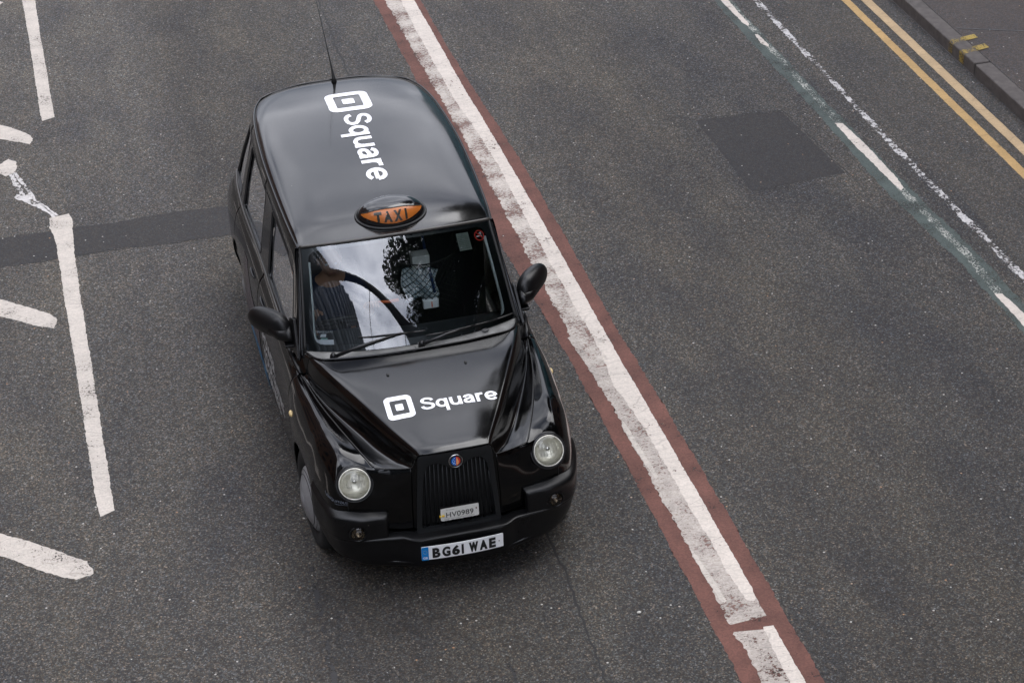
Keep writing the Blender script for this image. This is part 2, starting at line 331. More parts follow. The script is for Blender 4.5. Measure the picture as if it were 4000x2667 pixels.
def box_vf(x0, x1, y0, y1, z0, z1):
    V = [(x, y, z) for x in (x0, x1) for y in (y0, y1) for z in (z0, z1)]
    return V, [(0, 1, 3, 2), (4, 6, 7, 5), (0, 4, 5, 1), (2, 3, 7, 6), (0, 2, 6, 4), (1, 5, 7, 3)]
def box(name, x0, x1, y0, y1, z0, z1, m, parent=None, bev=0):
    V, F = box_vf(x0, x1, y0, y1, z0, z1); o = raw(name, V, F, m, parent, False)
    if bev: bevel(o, bev)
    return o
def lathe(name, prof, c, axis, m, parent=None, k=40):
    """ prof: list of (radius, height along axis) """
    ax = Vector(axis).normalized(); r0 = ax.orthogonal().normalized(); s = ax.cross(r0); c = Vector(c)
    V = []; F = []
    for r, h in prof:
        for j in range(k):
            q = 2*math.pi*j/k; V.append(c+ax*h+(r0*math.cos(q)+s*math.sin(q))*max(r, 1e-5))
    for i in range(len(prof)-1):
        for j in range(k): F.append((i*k+j, i*k+(j+1) % k, (i+1)*k+(j+1) % k, (i+1)*k+j))
    return raw(name, V, F, m, parent)
def ell(name, c, rad, m, parent=None, axes=None, nu=28, nv=18):
    c = Vector(c); A = axes or (Vector((1, 0, 0)), Vector((0, 1, 0)), Vector((0, 0, 1))); V = []; F = []
    for i in range(nv+1):
        th = math.pi*i/nv
        for j in range(nu):
            ph = 2*math.pi*j/nu
            V.append(c+A[0]*(rad[0]*math.sin(th)*math.cos(ph))+A[1]*(rad[1]*math.sin(th)*math.sin(ph))+A[2]*(rad[2]*math.cos(th)))
    for i in range(nv):
        for j in range(nu): F.append((i*nu+j, i*nu+(j+1) % nu, (i+1)*nu+(j+1) % nu, (i+1)*nu+j))
    return raw(name, V, F, m, parent)
def sheet_vf(outer, holes, fmap, step):
    """ 2-D outline with holes -> triangulated, mapped sheet """
    def dens(p):
        q = []
        for i in range(len(p)):
            a = Vector(p[i]); b = Vector(p[(i+1) % len(p)]); k = max(1, int((b-a).length/step))
            q += [a.lerp(b, j/k) for j in range(k)]
        return q
    loops = [dens(outer)]+[dens(h) for h in holes]
    V = []; E = []
    for lp in loops:
        b = len(V); V += lp; E += [(b+i, b+(i+1) % len(lp)) for i in range(len(lp))]
    def inside(p, poly):
        c = False; j = len(poly)-1
        for i in range(len(poly)):
            if (poly[i][1] > p[1]) != (poly[j][1] > p[1]) and p[0] < (poly[j][0]-poly[i][0])*(p[1]-poly[i][1])/(poly[j][1]-poly[i][1])+poly[i][0]: c = not c
            j = i
        return c
    xs = [p[0] for p in outer]; ys = [p[1] for p in outer]
    x = min(xs)+step/2
    while x < max(xs):
        y = min(ys)+step/2
        while y < max(ys):
            if inside((x, y), outer) and not any(inside((x, y), h) for h in holes): V.append(Vector((x, y)))
            y += step
        x += step
    r = delaunay_2d_cdt(V, E, [], 0, 1e-5); P, T = r[0], r[2]; F = []
    for f in T:
        cx = sum(P[i][0] for i in f)/len(f); cy = sum(P[i][1] for i in f)/len(f)
        if inside((cx, cy), outer) and not any(inside((cx, cy), h) for h in holes): F.append(tuple(f))
    return [fmap(p[0], p[1]) for p in P], F
def sheet(name, outer, holes, fmap, step, m, parent=None, thick=0, off=-1, smooth=True):
    V, F = sheet_vf(outer, holes, fmap, step); o = raw(name, V, F, m, parent, smooth)
    if thick: solid(o, thick, off)
    return o
def rrect(x0, x1, y0, y1, r, n=5):
    P = []
    for cx, cy, a in ((x1-r, y1-r, 0), (x0+r, y1-r, 90), (x0+r, y0+r, 180), (x1-r, y0+r, 270)):
        for i in range(n+1): q = R(a+90*i/n); P.append((cx+r*math.cos(q), cy+r*math.sin(q)))
    return P
def rpoly(P, r, n=4):
    """ polygon with rounded corners """
    out = []
    k = len(P)
    for i in range(k):
        a = Vector(P[i-1]); b = Vector(P[i]); c = Vector(P[(i+1) % k])
        d = min(r, (a-b).length*.45, (c-b).length*.45)
        p = b+(a-b).normalized()*d; q = b+(c-b).normalized()*d
        for j in range(n+1):
            t = j/n; out.append(tuple((1-t)**2*p+2*t*(1-t)*b+t*t*q))
    return out
def text_vf(s, bold=0.0, sub=1, spacing=1.0):
    """ text as flat triangles inside the unit box """
    cu = bpy.data.curves.new('t', 'FONT'); cu.body = s; cu.offset = bold; cu.resolution_u = 5; cu.space_character = spacing
    ob = bpy.data.objects.new('t', cu); C.objects.link(ob); dg = bpy.context.evaluated_depsgraph_get()
    me = bpy.data.meshes.new_from_object(ob.evaluated_get(dg)); bpy.data.objects.remove(ob); bpy.data.curves.remove(cu)
    bm = bmesh.new(); bm.from_mesh(me); bpy.data.meshes.remove(me)
    bmesh.ops.remove_doubles(bm, verts=bm.verts, dist=1e-5); bmesh.ops.triangulate(bm, faces=bm.faces)
    for _ in range(sub): bmesh.ops.subdivide_edges(bm, edges=bm.edges, cuts=1, use_grid_fill=True)
    bmesh.ops.triangulate(bm, faces=bm.faces)
    V = np.array([v.co[:] for v in bm.verts]); F = [tuple(v.index for v in f.verts) for f in bm.faces]; bm.free()
    lo, hi = V.min(0), V.max(0); return (V-lo)/np.maximum(hi-lo, 1e-6), F
def text(name, s, fmap, m, parent=None, bold=0.0, sub=1, spacing=1.0):
    V, F = text_vf(s, bold, sub, spacing); return raw(name, [fmap(v[0], v[1]) for v in V], F, m, parent, False)

# ------------------------------------------------------------------ ground and markings
A_MAIN = asphalt('asphalt', (.0655, .0620, .0580), 1.12, 98, 0.02, .46, lanes=True)
A_EDGE = asphalt('asphalt_edge', (.074, .0695, .0645), .9, 90, .05, .35, seed=3)
A_DARK = asphalt('asphalt_patch', (.036, .034, .034), .55, 140, 0, .18, seed=5)
A_BAND = asphalt('asphalt_trench', (.037, .035, .0345), .55, 130, 0, .2, seed=9)
FOOT = asphalt('footway_surface', (.068, .059, .056), .45, 110, 0, .2, seed=12)
def flat(name, poly, z, m, step=None, kind='structure'):
    bm = bmesh.new(); vs = [bm.verts.new((x, y, z)) for x, y in poly]; bm.faces.new(vs); bmesh.ops.triangulate(bm, faces=bm.faces)
    o = from_bm(name, bm, m, None, False)
    if o.data.polygons[0].normal.z < 0: o.data.flip_normals()
    return tag(o, kind=kind)
flat('ground', [(-400, -400), (5.12, -400), (5.12, 400), (-400, 400)], 0, A_MAIN)
# the kerbside strip has its own, browner surfacing with an irregular joint
EDGE = [(5.12, -400)]+[(5.12, y) for y in (400,)]
flat('road_edge_strip', [(5.12, -400), (6.235, -400), (6.235, 400), (5.12, 400)], 0, A_EDGE)

def jit(pts, step, amp, sd, closed=False):
    """ resample a polyline and roughen it """
    r = np.random.RandomState(sd); out = []; n = len(pts); ph = r.rand(6)*9
    for i in range(n if closed else n-1):
        a = np.array(pts[i], float); b = np.array(pts[(i+1) % n], float); d = b-a; L_ = np.hypot(*d)
        if L_ < 1e-6: continue
        k = max(1, int(L_/step)); nr = np.array([-d[1], d[0]])/L_
        for j in range(k):
            p = a+d*j/k; s = (p[0]*1.3+p[1])
            q = amp*(.35*math.sin(s*9+ph[0])+.3*math.sin(s*29+ph[1])+.3*math.sin(s*71+ph[2])+1.0*(r.rand()-.5))
            out.append(tuple(p+nr*q))
    if not closed: out.append(tuple(pts[-1]))
    return out
def blob(name, pts, z, m, amp=.006, step=.02, sd=1):
    return flat(name, jit(pts, step, amp, sd, True), z, m)
def strip(name, Lp, Rp, z, m, ampl=.006, ampr=.006, step=.02, sd=1):
    a = jit(Lp, step, ampl, sd); b = jit(Rp, step, ampr, sd+50)
    return flat(name, a+b[::-1], z, m)
WHITE_NEW = paintmat('new_road_white', (.58, .515, .455), .07, .5, .10)
WHITE_A = paintmat('road_white', (.52, .465, .41), .13, .6, .16, scale=50)
WHITE_OLD = paintmat('worn_road_white', (.52, .46, .405), .33, .9, .35, (.8, 1.25, 1), 44)
WHITE_OLD2 = paintmat('worn_road_white_fine', (.49, .43, .38), .22, .9, .35, (.85, 1.2, 1), 40)
WHITE_SP = paintmat('speckled_road_white', (.42, .42, .38), .55, .7, .2, (1, 1, 1), 60)
WHITE_OUT = paintmat('outer_road_white', (.52, .50, .49), .45, .6, .2, (1, 1, 1), 24)
REDP = paintmat('red_surfacing', (.155, .064, .048), .07, .9, .4, scale=22, rough=.85, crackle=.0)
GREENP = paintmat('green_surfacing', (.066, .086, .078), .22, .9, .3, scale=60)
YEL = paintmat('road_yellow', (.47, .30, .12), .0, .5, .2, scale=60)
YEL2 = paintmat('road_yellow_pale', (.47, .335, .19), .0, .5, .16, scale=60)
YELK = paintmat('kerb_yellow', (.36, .255, .06), .42, .6, .3, scale=60)
CRACK = paintmat('crack', (.012, .011, .011), .08, .5, .3, scale=14, crackle=0)
TAR = paintmat('tar_seam', (.022, .021, .022), .5, .5, .3, scale=9)

flat('trench_reinstatement', jit([(-9, 5.73), (-2.69, 5.74), (-2.06, 5.73), (-1.71, 5.72), (-1.21, 5.76), (-.79, 5.71), (.9, 5.72)], .03, .012, 3) +
     jit([(.9, 5.22), (-.84, 5.2), (-1.4, 5.21), (-1.83, 5.25), (-2.23, 5.22), (-2.7, 5.22), (-9, 5.2)], .03, .012, 4), .0012, A_BAND)
blob('road_patch', [(3.50, 6.07), (4.29, 6.0), (4.38, 4.67), (3.51, 4.60)], .0012, A_DARK, .008, .03, 6)
# red centre strip
strip('red_centre_strip', [(1.24, 30), (1.25, 9.88), (1.27, 8.1), (1.28, 4.18), (1.32, 3.3), (1.345, 2.5), (1.36, 1.0), (1.37, -.7), (1.37, -6)],
      [(1.70, 30), (1.715, 9.72), (1.72, 8.5), (1.745, 7.3), (1.785, 6.3), (1.805, 5.4), (1.81, 4.3), (1.80, 2.8), (1.825, 1.6), (1.835, .4), (1.835, -1.4), (1.84, -6)], .0012, REDP, .008, .008, .02, 8)
SCUFF = paintmat('scuffed_red', (.25, .135, .108), 0, .9, .35, scale=22, crackle=0)
strip('scuffed_underlayer', [(1.375, 30), (1.38, 9.84), (1.40, 8.2), (1.415, 7.6), (1.435, 6.6), (1.455, 5.4), (1.455, 2.7), (1.485, 1.8), (1.485, .8), (1.495, 0), (1.495, -.78)], [(1.60, 30), (1.60, 8), (1.62, 5), (1.63, 2), (1.70, -.55), (1.70, -.76)], .0018, SCUFF, .01, .004, .02, 14)
strip('worn_white_line', [(1.36, 30), (1.365, 9.84), (1.385, 8.2), (1.40, 7.6), (1.42, 6.6), (1.44, 5.4), (1.44, 2.7), (1.45, 2.3)],
      [(1.60, 30), (1.60, 8), (1.62, 5), (1.63, 2.3)], .0024, WHITE_OLD, .014, .004, .02, 11)
strip('worn_white_line', [(1.45, 2.29), (1.47, 1.8), (1.47, .8), (1.48, 0), (1.48, -.80)],
      [(1.63, 2.29), (1.66, .8), (1.715, -.55), (1.72, -.78)], .0024, WHITE_OLD2, .012, .004, .02, 13)
strip('worn_white_line', [(1.475, -.87), (1.49, -1.05), (1.48, -1.4), (1.48, -6)], [(1.68, -.90), (1.68, -1.4), (1.68, -6)], .0024, WHITE_OLD2, .012, .004, .02, 12)
strip('white_centre_line', [(1.52, 30), (1.52, 9.78), (1.51, 8.9), (1.515, 8.0), (1.522, 7.1), (1.555, 6.75), (1.575, 6.2), (1.59, 5.8), (1.58, 4.9), (1.582, 3.6), (1.595, 2.6), (1.585, 2.35), (1.555, 2.1), (1.56, 1.95), (1.582, 1.8), (1.61, 1.2), (1.615, .5), (1.63, .1), (1.63, -.3), (1.655, -.60), (1.69, -.625)],
      [(1.64, 30), (1.65, 9.74), (1.66, 8.7), (1.66, 7.5), (1.68, 6.6), (1.692, 5.6), (1.70, 4.2), (1.702, 2.4), (1.712, 1.6), (1.72, .7), (1.722, 0), (1.725, -.50), (1.715, -.60)], .0036, WHITE_NEW, .007, .004, .016, 15)
strip('white_centre_line', [(1.66, -.875), (1.655, -1.0), (1.64, -1.4), (1.64, -6)], [(1.725, -.88), (1.73, -1.2), (1.73, -1.45), (1.73, -6)], .0036, WHITE_NEW, .006, .004, .016, 16)
blob('white_line_scrap', [(1.465, 1.5), (1.49, 1.55), (1.515, 1.1), (1.525, .83), (1.50, .80), (1.47, 1.15)], .0036, WHITE_A, .006, .016, 17)
blob('white_line_scrap', [(1.475, .0), (1.495, -.02), (1.525, -.4), (1.53, -.57), (1.50, -.60), (1.48, -.3)], .0036, WHITE_A, .004, .016, 18)
blob('white_line_scrap', [(1.41, 2.75), (1.46, 2.8), (1.50, 2.3), (1.49, 1.95), (1.465, 2.0), (1.44, 2.4)], .0036, WHITE_OLD2, .008, .016, 19)
# left lane line, its broken joint and the hatching
strip('left_lane_line', [(-2.30, 30), (-2.28, 11.3), (-2.255, 10.0), (-2.245, 9.1), (-2.235, 8.1), (-2.225, 7.97)], [(-2.16, 30), (-2.145, 11.2), (-2.14, 10.1), (-2.125, 9.2), (-2.118, 8.5), (-2.11, 8.02)], .0024, WHITE_A, .004, .004, .02, 21)
strip('left_lane_line', [(-2.265, 5.97), (-2.275, 5.78), (-2.25, 5.62), (-2.235, 5.45), (-2.23, 5.0), (-2.225, 4.4), (-2.21, 3.8), (-2.20, 3.0), (-2.19, 2.0), (-2.18, 1.6), (-2.17, 1.47)],
      [(-2.10, 6.0), (-2.075, 5.88), (-2.09, 5.7), (-2.10, 5.2), (-2.10, 4.4), (-2.09, 3.6), (-2.08, 2.4), (-2.075, 1.8), (-2.07, 1.52)], .0024, WHITE_A, .005, .005, .02, 22)
blob('hatch_bar', [(-3.1, 8.42), (-2.61, 8.01), (-2.51, 7.92), (-2.36, 7.72), (-2.33, 7.61), (-2.36, 7.50), (-2.45, 7.57), (-2.62, 7.70), (-3.1, 8.12)], .0024, WHITE_A, .007, .02, 23)
blob('hatch_bar', [(-3.3, 5.15), (-2.72, 4.68), (-2.51, 4.48), (-2.35, 4.33), (-2.30, 4.22), (-2.33, 4.09), (-2.42, 4.13), (-2.62, 4.31), (-3.3, 4.9)], .0024, WHITE_A, .009, .02, 24)
blob('hatch_bar', [(-3.4, 1.98), (-2.83, 1.48), (-2.65, 1.33), (-2.45, 1.14), (-2.29, 1.0), (-2.26, .85), (-2.37, .82), (-2.56, .95), (-2.74, 1.13), (-3.4, 1.72)], .0024, WHITE_A, .009, .02, 25)
blob('hatch_bar', [(-3.2, 11.9), (-2.6, 11.28), (-2.47, 11.10), (-2.52, 11.02), (-2.66, 11.12), (-3.2, 11.6)], .0024, WHITE_A, .009, .02, 26)
blob('paint_splash', [(-2.66, 7.13), (-2.57, 7.24), (-2.50, 7.16), (-2.49, 7.04), (-2.53, 6.94), (-2.60, 6.90), (-2.66, 6.98)], .0024, WHITE_A, .012, .02, 27)
def line3(name, pts, wd, z, m, sd=1, amp=.006, step=.02):
    pts = [np.array(p, float) for p in pts]; a = []; b = []
    for i, p in enumerate(pts):
        d = pts[min(i+1, len(pts)-1)]-pts[max(i-1, 0)]; d /= np.hypot(*d); n_ = np.array([-d[1], d[0]])*wd/2
        a.append(tuple(p+n_)); b.append(tuple(p-n_))
    return flat(name, jit(a, step, amp, sd)+jit(b, step, amp, sd+9)[::-1], z, m)
WSPL = paintmat('splashed_white', (.56, .53, .51), .32, .6, .2, scale=34)
line3('paint_drip', [(-2.55, 6.93), (-2.50, 6.62), (-2.45, 6.38), (-2.34, 6.22), (-2.25, 6.05), (-2.22, 5.98)], .045, .0024, WSPL, 31, .012)
line3('paint_drip', [(-2.52, 6.96), (-2.43, 6.6), (-2.37, 6.35), (-2.27, 6.15), (-2.20, 5.99)], .028, .0024, WSPL, 33, .009)
blob('paint_splash', [(-2.52, 6.50), (-2.41, 6.47), (-2.38, 6.38), (-2.45, 6.36), (-2.53, 6.41)], .0036, WSPL, .015, .015, 35)
# green cycle-lane strip with its line, outer worn line
strip('green_strip', [(4.50, 30), (4.55, 8.7), (4.555, 7.4), (4.58, 6.2), (4.58, 5.2), (4.57, 4.4), (4.61, 3.7), (4.655, 3.0), (4.66, 1.5), (4.7, -6)],
      [(4.70, 30), (4.72, 8.6), (4.725, 7.6), (4.735, 6.4), (4.755, 5.6), (4.78, 4.6), (4.80, 3.9), (4.845, 3.1), (4.86, 1.5), (4.9, -6)], .0012, GREENP, .012, .012, .03, 41)
strip('faded_lane_line', [(4.63, 30), (4.65, 8.2), (4.655, 6.0), (4.655, 5.6)], [(4.70, 30), (4.71, 8.2), (4.715, 6.0), (4.72, 5.6)], .0024, WHITE_SP, .01, .01, .02, 42)
strip('faded_lane_line', [(4.685, 4.3), (4.695, 3.8), (4.73, 3.0), (4.70, 2.4)], [(4.745, 4.3), (4.765, 3.8), (4.80, 3.0), (4.77, 2.4)], .0024, WHITE_SP, .01, .01, .02, 43)
strip('faded_lane_line', [(4.72, 1.4), (4.75, -6)], [(4.79, 1.4), (4.82, -6)], .0024, WHITE_SP, .01, .01, .02, 47)
blob('cycle_lane_dash', [(4.60, 9.3), (4.66, 9.3), (4.685, 8.6), (4.685, 8.02), (4.66, 7.95), (4.635, 8.05), (4.62, 8.4)], .0036, WHITE_NEW, .006, .02, 44)
blob('cycle_lane_dash', [(4.65, 7.74), (4.675, 7.73), (4.695, 7.46), (4.67, 7.40), (4.63, 7.52)], .0036, WHITE_NEW, .005, .015, 45)
blob('cycle_lane_dash', [(4.65, 5.62), (4.72, 5.59), (4.745, 5.2), (4.755, 4.8), (4.755, 4.45), (4.735, 4.25), (4.695, 4.22), (4.675, 4.6), (4.655, 5.05)], .0036, WHITE_NEW, .005, .02, 46)
blob('cycle_lane_dash', [(4.70, 2.40), (4.755, 2.39), (4.785, 2.1), (4.80, 1.5), (4.74, 1.4), (4.70, 1.8)], .0036, WHITE_NEW, .005, .02, 48)
strip('outer_lane_line', [(4.92, 30), (4.925, 8.6), (4.93, 7.2), (4.94, 6.5), (4.935, 5.4), (4.95, 4.4), (4.965, 3.6), (4.985, 3.0), (5.0, 1), (5.0, -6)],
      [(4.985, 30), (4.985, 8.6), (4.985, 7.2), (4.985, 6.5), (4.99, 5.4), (5.01, 4.4), (5.025, 3.6), (5.045, 3.0), (5.06, 1), (5.06, -6)], .0024, WHITE_OUT, .012, .012, .02, 49)
strip('yellow_line', [(5.765, 30), (5.765, 8.3), (5.755, 5.1), (5.75, -6)], [(5.845, 30), (5.845, 8.3), (5.84, 5.1), (5.835, -6)], .0012, YEL, .003, .003, .02, 51)
strip('yellow_line', [(5.95, 30), (5.95, 8.2), (5.95, 5.1), (5.95, -6)], [(6.045, 30), (6.045, 8.2), (6.045, 5.1), (6.045, -6)], .0012, YEL2, .003, .003, .02, 53)
# cracks and seams
def crack(pts, wd, m, sd, nm='road_crack'):
    r = np.random.RandomState(sd); P = []
    for i in range(len(pts)-1):
        a, b = np.array(pts[i]), np.array(pts[i+1]); k = max(1, int(np.hypot(*(b-a))/.05))
        for j in range(k): P.append(a+(b-a)*j/k+(r.rand(2)-.5)*.022)
    P.append(np.array(pts[-1])); line3(nm, P, wd, .0018, m, sd, wd*.35, .03)
crack([(.72, 12), (.70, 10.07), (.69, 9.83), (.70, 9.64), (.69, 9.19), (.67, 8.71), (.68, 8.53), (.68, 8.0), (.66, 6)], .015, CRACK, 1)
crack([(.66, 1.5), (.64, .4), (.65, -.05), (.63, -.38), (.62, -.67), (.61, -1.06), (.6, -2)], .014, CRACK, 2)
crack([(3.46, 3.4), (3.48, 2.83), (3.52, 2.5), (3.53, 2.2), (3.53, 1.88), (3.54, 1.45), (3.53, 1.1), (3.5, .74), (3.5, 0)], .006, TAR, 3)
crack([(3.50, 6.09), (4.31, 6.02), (4.40, 4.65)], .010, CRACK, 4)
crack([(4.38, 4.66), (3.95, 4.60), (3.50, 4.59)], .006, TAR, 7)
crack([(-9, 5.19), (-2.7, 5.21), (-2.23, 5.21), (-1.83, 5.24), (-1.4, 5.20), (-.8, 5.19), (.6, 5.2)], .009, CRACK, 5)
crack([(-.86, 1.0), (-.89, .56), (-.92, -.06), (-.94, -.61), (-.95, -1.2)], .03, TAR, 6)
crack([(.05, -.55), (.10, -.9), (.12, -1.4)], .02, TAR, 8)
# pavement and kerb
KERB = mat('kerb_stone', (.090, .078, .073), .8, var=.22, vscale=14, bump=.4, bscale=90)
flat('pavement', [(6.40, -400), (400, -400), (400, 400), (6.40, 400)], .118, FOOT)
line3('pavement_joint', [(6.42, 6.99), (7.2, 6.62), (8.2, 6.2)], .012, .122, mat('joint_line', (.10, .10, .105), .8), 61, .002)
kp = []
ys_ = [-40, -3.0, -.85, 1.5, 3.85, 6.16, 8.4, 10.7, 13, 60]
for i in range(len(ys_)-1):
    kp.append(box_vf(6.235+.004*(i % 2), 6.395, ys_[i]+.012, ys_[i+1]-.012, -.1, .125))
kb = multi('kerb', kp, KERB, None, False); bevel(kb, .014, 3); tag(kb, kind='structure')
box('kerb_bed', 6.25, 6.41, -60, 60, -.12, .108, mat('kerb_mortar', (.02, .018, .017), .9)); tag(bpy.data.objects['kerb_bed'], kind='structure')
def kmark(y0, y1, nm='loading_mark'):
    # yellow kerb blip: down the face, over the top and onto the footway
    V = [(6.2335, y0, .02), (6.2335, y1, .02), (6.2335, y0, .112), (6.2335, y1, .112), (6.244, y0, .1275), (6.244, y1, .1275), (6.39, y0+.03, .1275), (6.39, y1+.03, .1275), (6.52, y0+.07, .1225), (6.52, y1+.07, .1225)]
    o = raw(nm, V, [(0, 1, 3, 2), (2, 3, 5, 4), (4, 5, 7, 6), (6, 7, 9, 8)], YELK, None, False); return tag(o, kind='structure')
kmark(6.645, 6.735); kmark(6.395, 6.495)

# ================================================================== the taxi (nose at y = 0, tail at y = 4.58)
taxi = thing('taxi', 'black London taxi with white square logos driving along the middle lane', 'taxi', (0, 2.29, 0))

# ---- bonnet
BO = [ # centre, ..., ridge, flank, valley, shoulder, shut line
 [(0,.047,1.038),(.09,.048,1.037),(.17,.054,1.034),(.218,.064,1.026),(.236,.078,.995),(.252,.100,.940),(.275,.112,.913),(.375,.150,.903),(.482,.186,.908)],
 [(0,.10,1.052),(.10,.10,1.051),(.19,.105,1.046),(.242,.12,1.034),(.262,.128,.997),(.284,.150,.938),(.314,.165,.910),(.405,.20,.905),(.498,.225,.917)],
 [(0,.20,1.062),(.13,.20,1.061),(.22,.20,1.056),(.275,.20,1.043),(.298,.20,1.003),(.322,.205,.942),(.352,.215,.909),(.436,.248,.909),(.516,.27,.929)],
 [(0,.35,1.078),(.16,.35,1.077),(.28,.35,1.071),(.340,.35,1.060),(.368,.35,1.020),(.394,.35,.952),(.425,.35,.913),(.480,.35,.922),(.546,.35,.946)],
 [(0,.50,1.098),(.19,.50,1.097),(.33,.50,1.092),(.402,.50,1.083),(.432,.50,1.045),(.460,.50,.975),(.494,.50,.932),(.54,.50,.944),(.598,.50,.968)],
 [(0,.65,1.116),(.22,.65,1.115),(.385,.65,1.112),(.464,.65,1.104),(.495,.65,1.068),(.522,.65,.99),(.554,.65,.941),(.592,.65,.952),(.640,.65,.977)],
 [(0,.80,1.130),(.25,.80,1.129),(.44,.80,1.128),(.522,.80,1.120),(.556,.80,1.088),(.582,.80,1.005),(.611,.80,.948),(.642,.80,.958),(.678,.80,.982)],
 [(0,.93,1.140),(.28,.94,1.139),(.48,.95,1.138),(.578,.95,1.132),(.612,.95,1.103),(.637,.95,1.03),(.664,.95,.958),(.686,.95,.968),(.709,.95,.986)],
 [(0,1.02,1.143),(.30,1.04,1.141),(.52,1.07,1.138),(.625,1.10,1.134),(.662,1.10,1.108),(.684,1.10,1.045),(.706,1.10,.975),(.718,1.10,.975),(.732,1.10,.986)],
 [(0,1.078,1.140),(.28,1.09,1.138),(.53,1.13,1.134),(.64,1.19,1.128),(.690,1.235,1.112),(.708,1.24,1.07),(.724,1.24,1.015),(.740,1.245,.990),(.755,1.25,.986)]]
Gb = surf(BO, 91, 81)
full = np.concatenate([mirror(Gb)[:, ::-1][:, :-1], Gb], 1)
bonnet = orient(grid('bonnet', full, BONP, taxi, thick=.012), (0, 0, 1))
BV = bvh(full)
# turned-up rear lip of the bonnet towards the windscreen corners
lip = [(-.713,1.344,1.108),(-.69,1.27,1.118),(-.655,1.19,1.130),(-.60,1.145,1.137),(-.50,1.120,1.142),(-.30,1.09,1.146),(0,1.078,1.148)]
lipc = crv(lip, np.linspace(0, 6, 30)); lipc = np.concatenate([lipc, (lipc[::-1][1:])*np.array([-1, 1, 1])])
tube('bonnet_lip', lipc, .008, PAINT, bonnet)
for s in (-1, 1):   # washer jets
    h = BV.ray_cast(Vector((s*.252, .849, 2)), Vector((0, 0, -1)))[0]
    ell('washer_jet', h+Vector((0, 0, .003)), (.009, .014, .007), RUBBER, bonnet, nu=10, nv=6)

for s in (-1, 1):
    tube('shut_line', [Vector((s*(p[0]+.001), p[1], p[2]+.001)) for p in Gb[:, -1]][2:], .0038, RUBBER, bonnet, 6)
    tube('shut_line', [Vector((s*p[0], p[1]-.001, p[2])) for p in Gb[0, 44:]], .0032, RUBBER, bonnet, 6)
# ---- wings, doors and tail: stations of seven points from shut line down to sill
ST = [
 [(.262,.112,.912),(.264,.100,.87),(.268,.094,.80),(.272,.092,.70),(.275,.092,.60),(.275,.095,.52),(.275,.10,.455)],
 [(.375,.150,.903),(.378,.137,.87),(.384,.120,.80),(.390,.112,.70),(.392,.112,.62),(.392,.118,.54),(.392,.125,.46)],
 [(.482,.186,.908),(.497,.172,.885),(.508,.160,.81),(.516,.133,.71),(.520,.130,.63),(.520,.138,.56),(.520,.15,.47)],
 [(.515,.265,.929),(.602,.240,.915),(.622,.172,.83),(.638,.146,.73),(.645,.150,.65),(.647,.158,.58),(.642,.17,.48)],
 [(.546,.35,.946),(.672,.33,.968),(.722,.250,.875),(.750,.215,.75),(.760,.215,.66),(.762,.22,.60),(.765,.25,.48)],
 [(.598,.50,.968),(.701,.49,.993),(.778,.455,.925),(.812,.43,.80),(.824,.42,.70),(.826,.42,.62),(.818,.43,.48)],
 [(.640,.65,.977),(.722,.65,.996),(.792,.65,.938),(.834,.65,.83),(.846,.65,.70),(.846,.65,.50),(.836,.65,.27)],
 [(.678,.80,.982),(.740,.80,.997),(.802,.80,.945),(.846,.80,.835),(.858,.80,.72),(.858,.80,.50),(.842,.80,.27)],
 [(.709,.95,.986),(.757,.95,.998),(.812,.95,.948),(.856,.95,.835),(.868,.95,.70),(.866,.95,.50),(.842,.95,.26)],
 [(.732,1.10,.986),(.769,1.10,.993),(.820,1.10,.948),(.860,1.10,.835),(.870,1.10,.69),(.866,1.10,.48),(.850,1.10,.25)],
 [(.755,1.25,.986),(.783,1.25,.986),(.822,1.25,.945),(.854,1.25,.832),(.862,1.25,.68),(.862,1.25,.47),(.850,1.25,.25)],
 [(.782,1.45,1.030),(.800,1.45,.990),(.828,1.45,.942),(.850,1.45,.830),(.857,1.45,.68),(.858,1.45,.47),(.848,1.45,.25)],
 [(.792,2.0,1.035),(.808,2.0,.995),(.836,2.0,.942),(.859,2.0,.830),(.866,2.0,.68),(.868,2.0,.47),(.862,2.0,.25)],
 [(.800,2.8,1.035),(.816,2.8,.995),(.848,2.8,.942),(.874,2.8,.830),(.884,2.8,.68),(.888,2.8,.47),(.884,2.8,.25)],
 [(.818,3.4,1.03),(.832,3.4,.99),(.860,3.4,.94),(.884,3.4,.83),(.893,3.4,.68),(.894,3.4,.47),(.888,3.4,.26)],
 [(.818,3.8,1.025),(.834,3.8,.985),(.864,3.8,.935),(.890,3.8,.83),(.896,3.8,.68),(.892,3.8,.47),(.870,3.8,.27)],
 [(.795,4.15,1.02),(.814,4.15,.98),(.850,4.16,.93),(.884,4.17,.82),(.892,4.18,.68),(.884,4.17,.47),(.832,4.15,.28)],
 [(.745,4.34,1.01),(.768,4.35,.97),(.808,4.38,.92),(.842,4.40,.81),(.852,4.41,.68),(.846,4.40,.47),(.800,4.36,.30)],
 [(.600,4.46,1.0),(.620,4.48,.96),(.650,4.52,.91),(.680,4.545,.81),(.690,4.55,.68),(.685,4.545,.47),(.65,4.50,.30)],
 [(.32,4.49,.985),(.33,4.51,.95),(.34,4.55,.90),(.35,4.57,.81),(.35,4.575,.68),(.35,4.57,.47),(.34,4.53,.30)],
 [(0,4.50,.98),(0,4.52,.945),(0,4.56,.90),(0,4.575,.81),(0,4.58,.68),(0,4.575,.47),(0,4.54,.30)]]
ST = np.array(ST, float)
WHEELS = ((.80, .375), (3.69, .375)); WZ = .335
LAMPC = Vector((.611, .170, .826)); LAMPA = Vector((.10, -.88, .45)).normalized()
FOGC = Vector((.628, .088, .508)); FOGA = Vector((.10, -1, .12)).normalized()
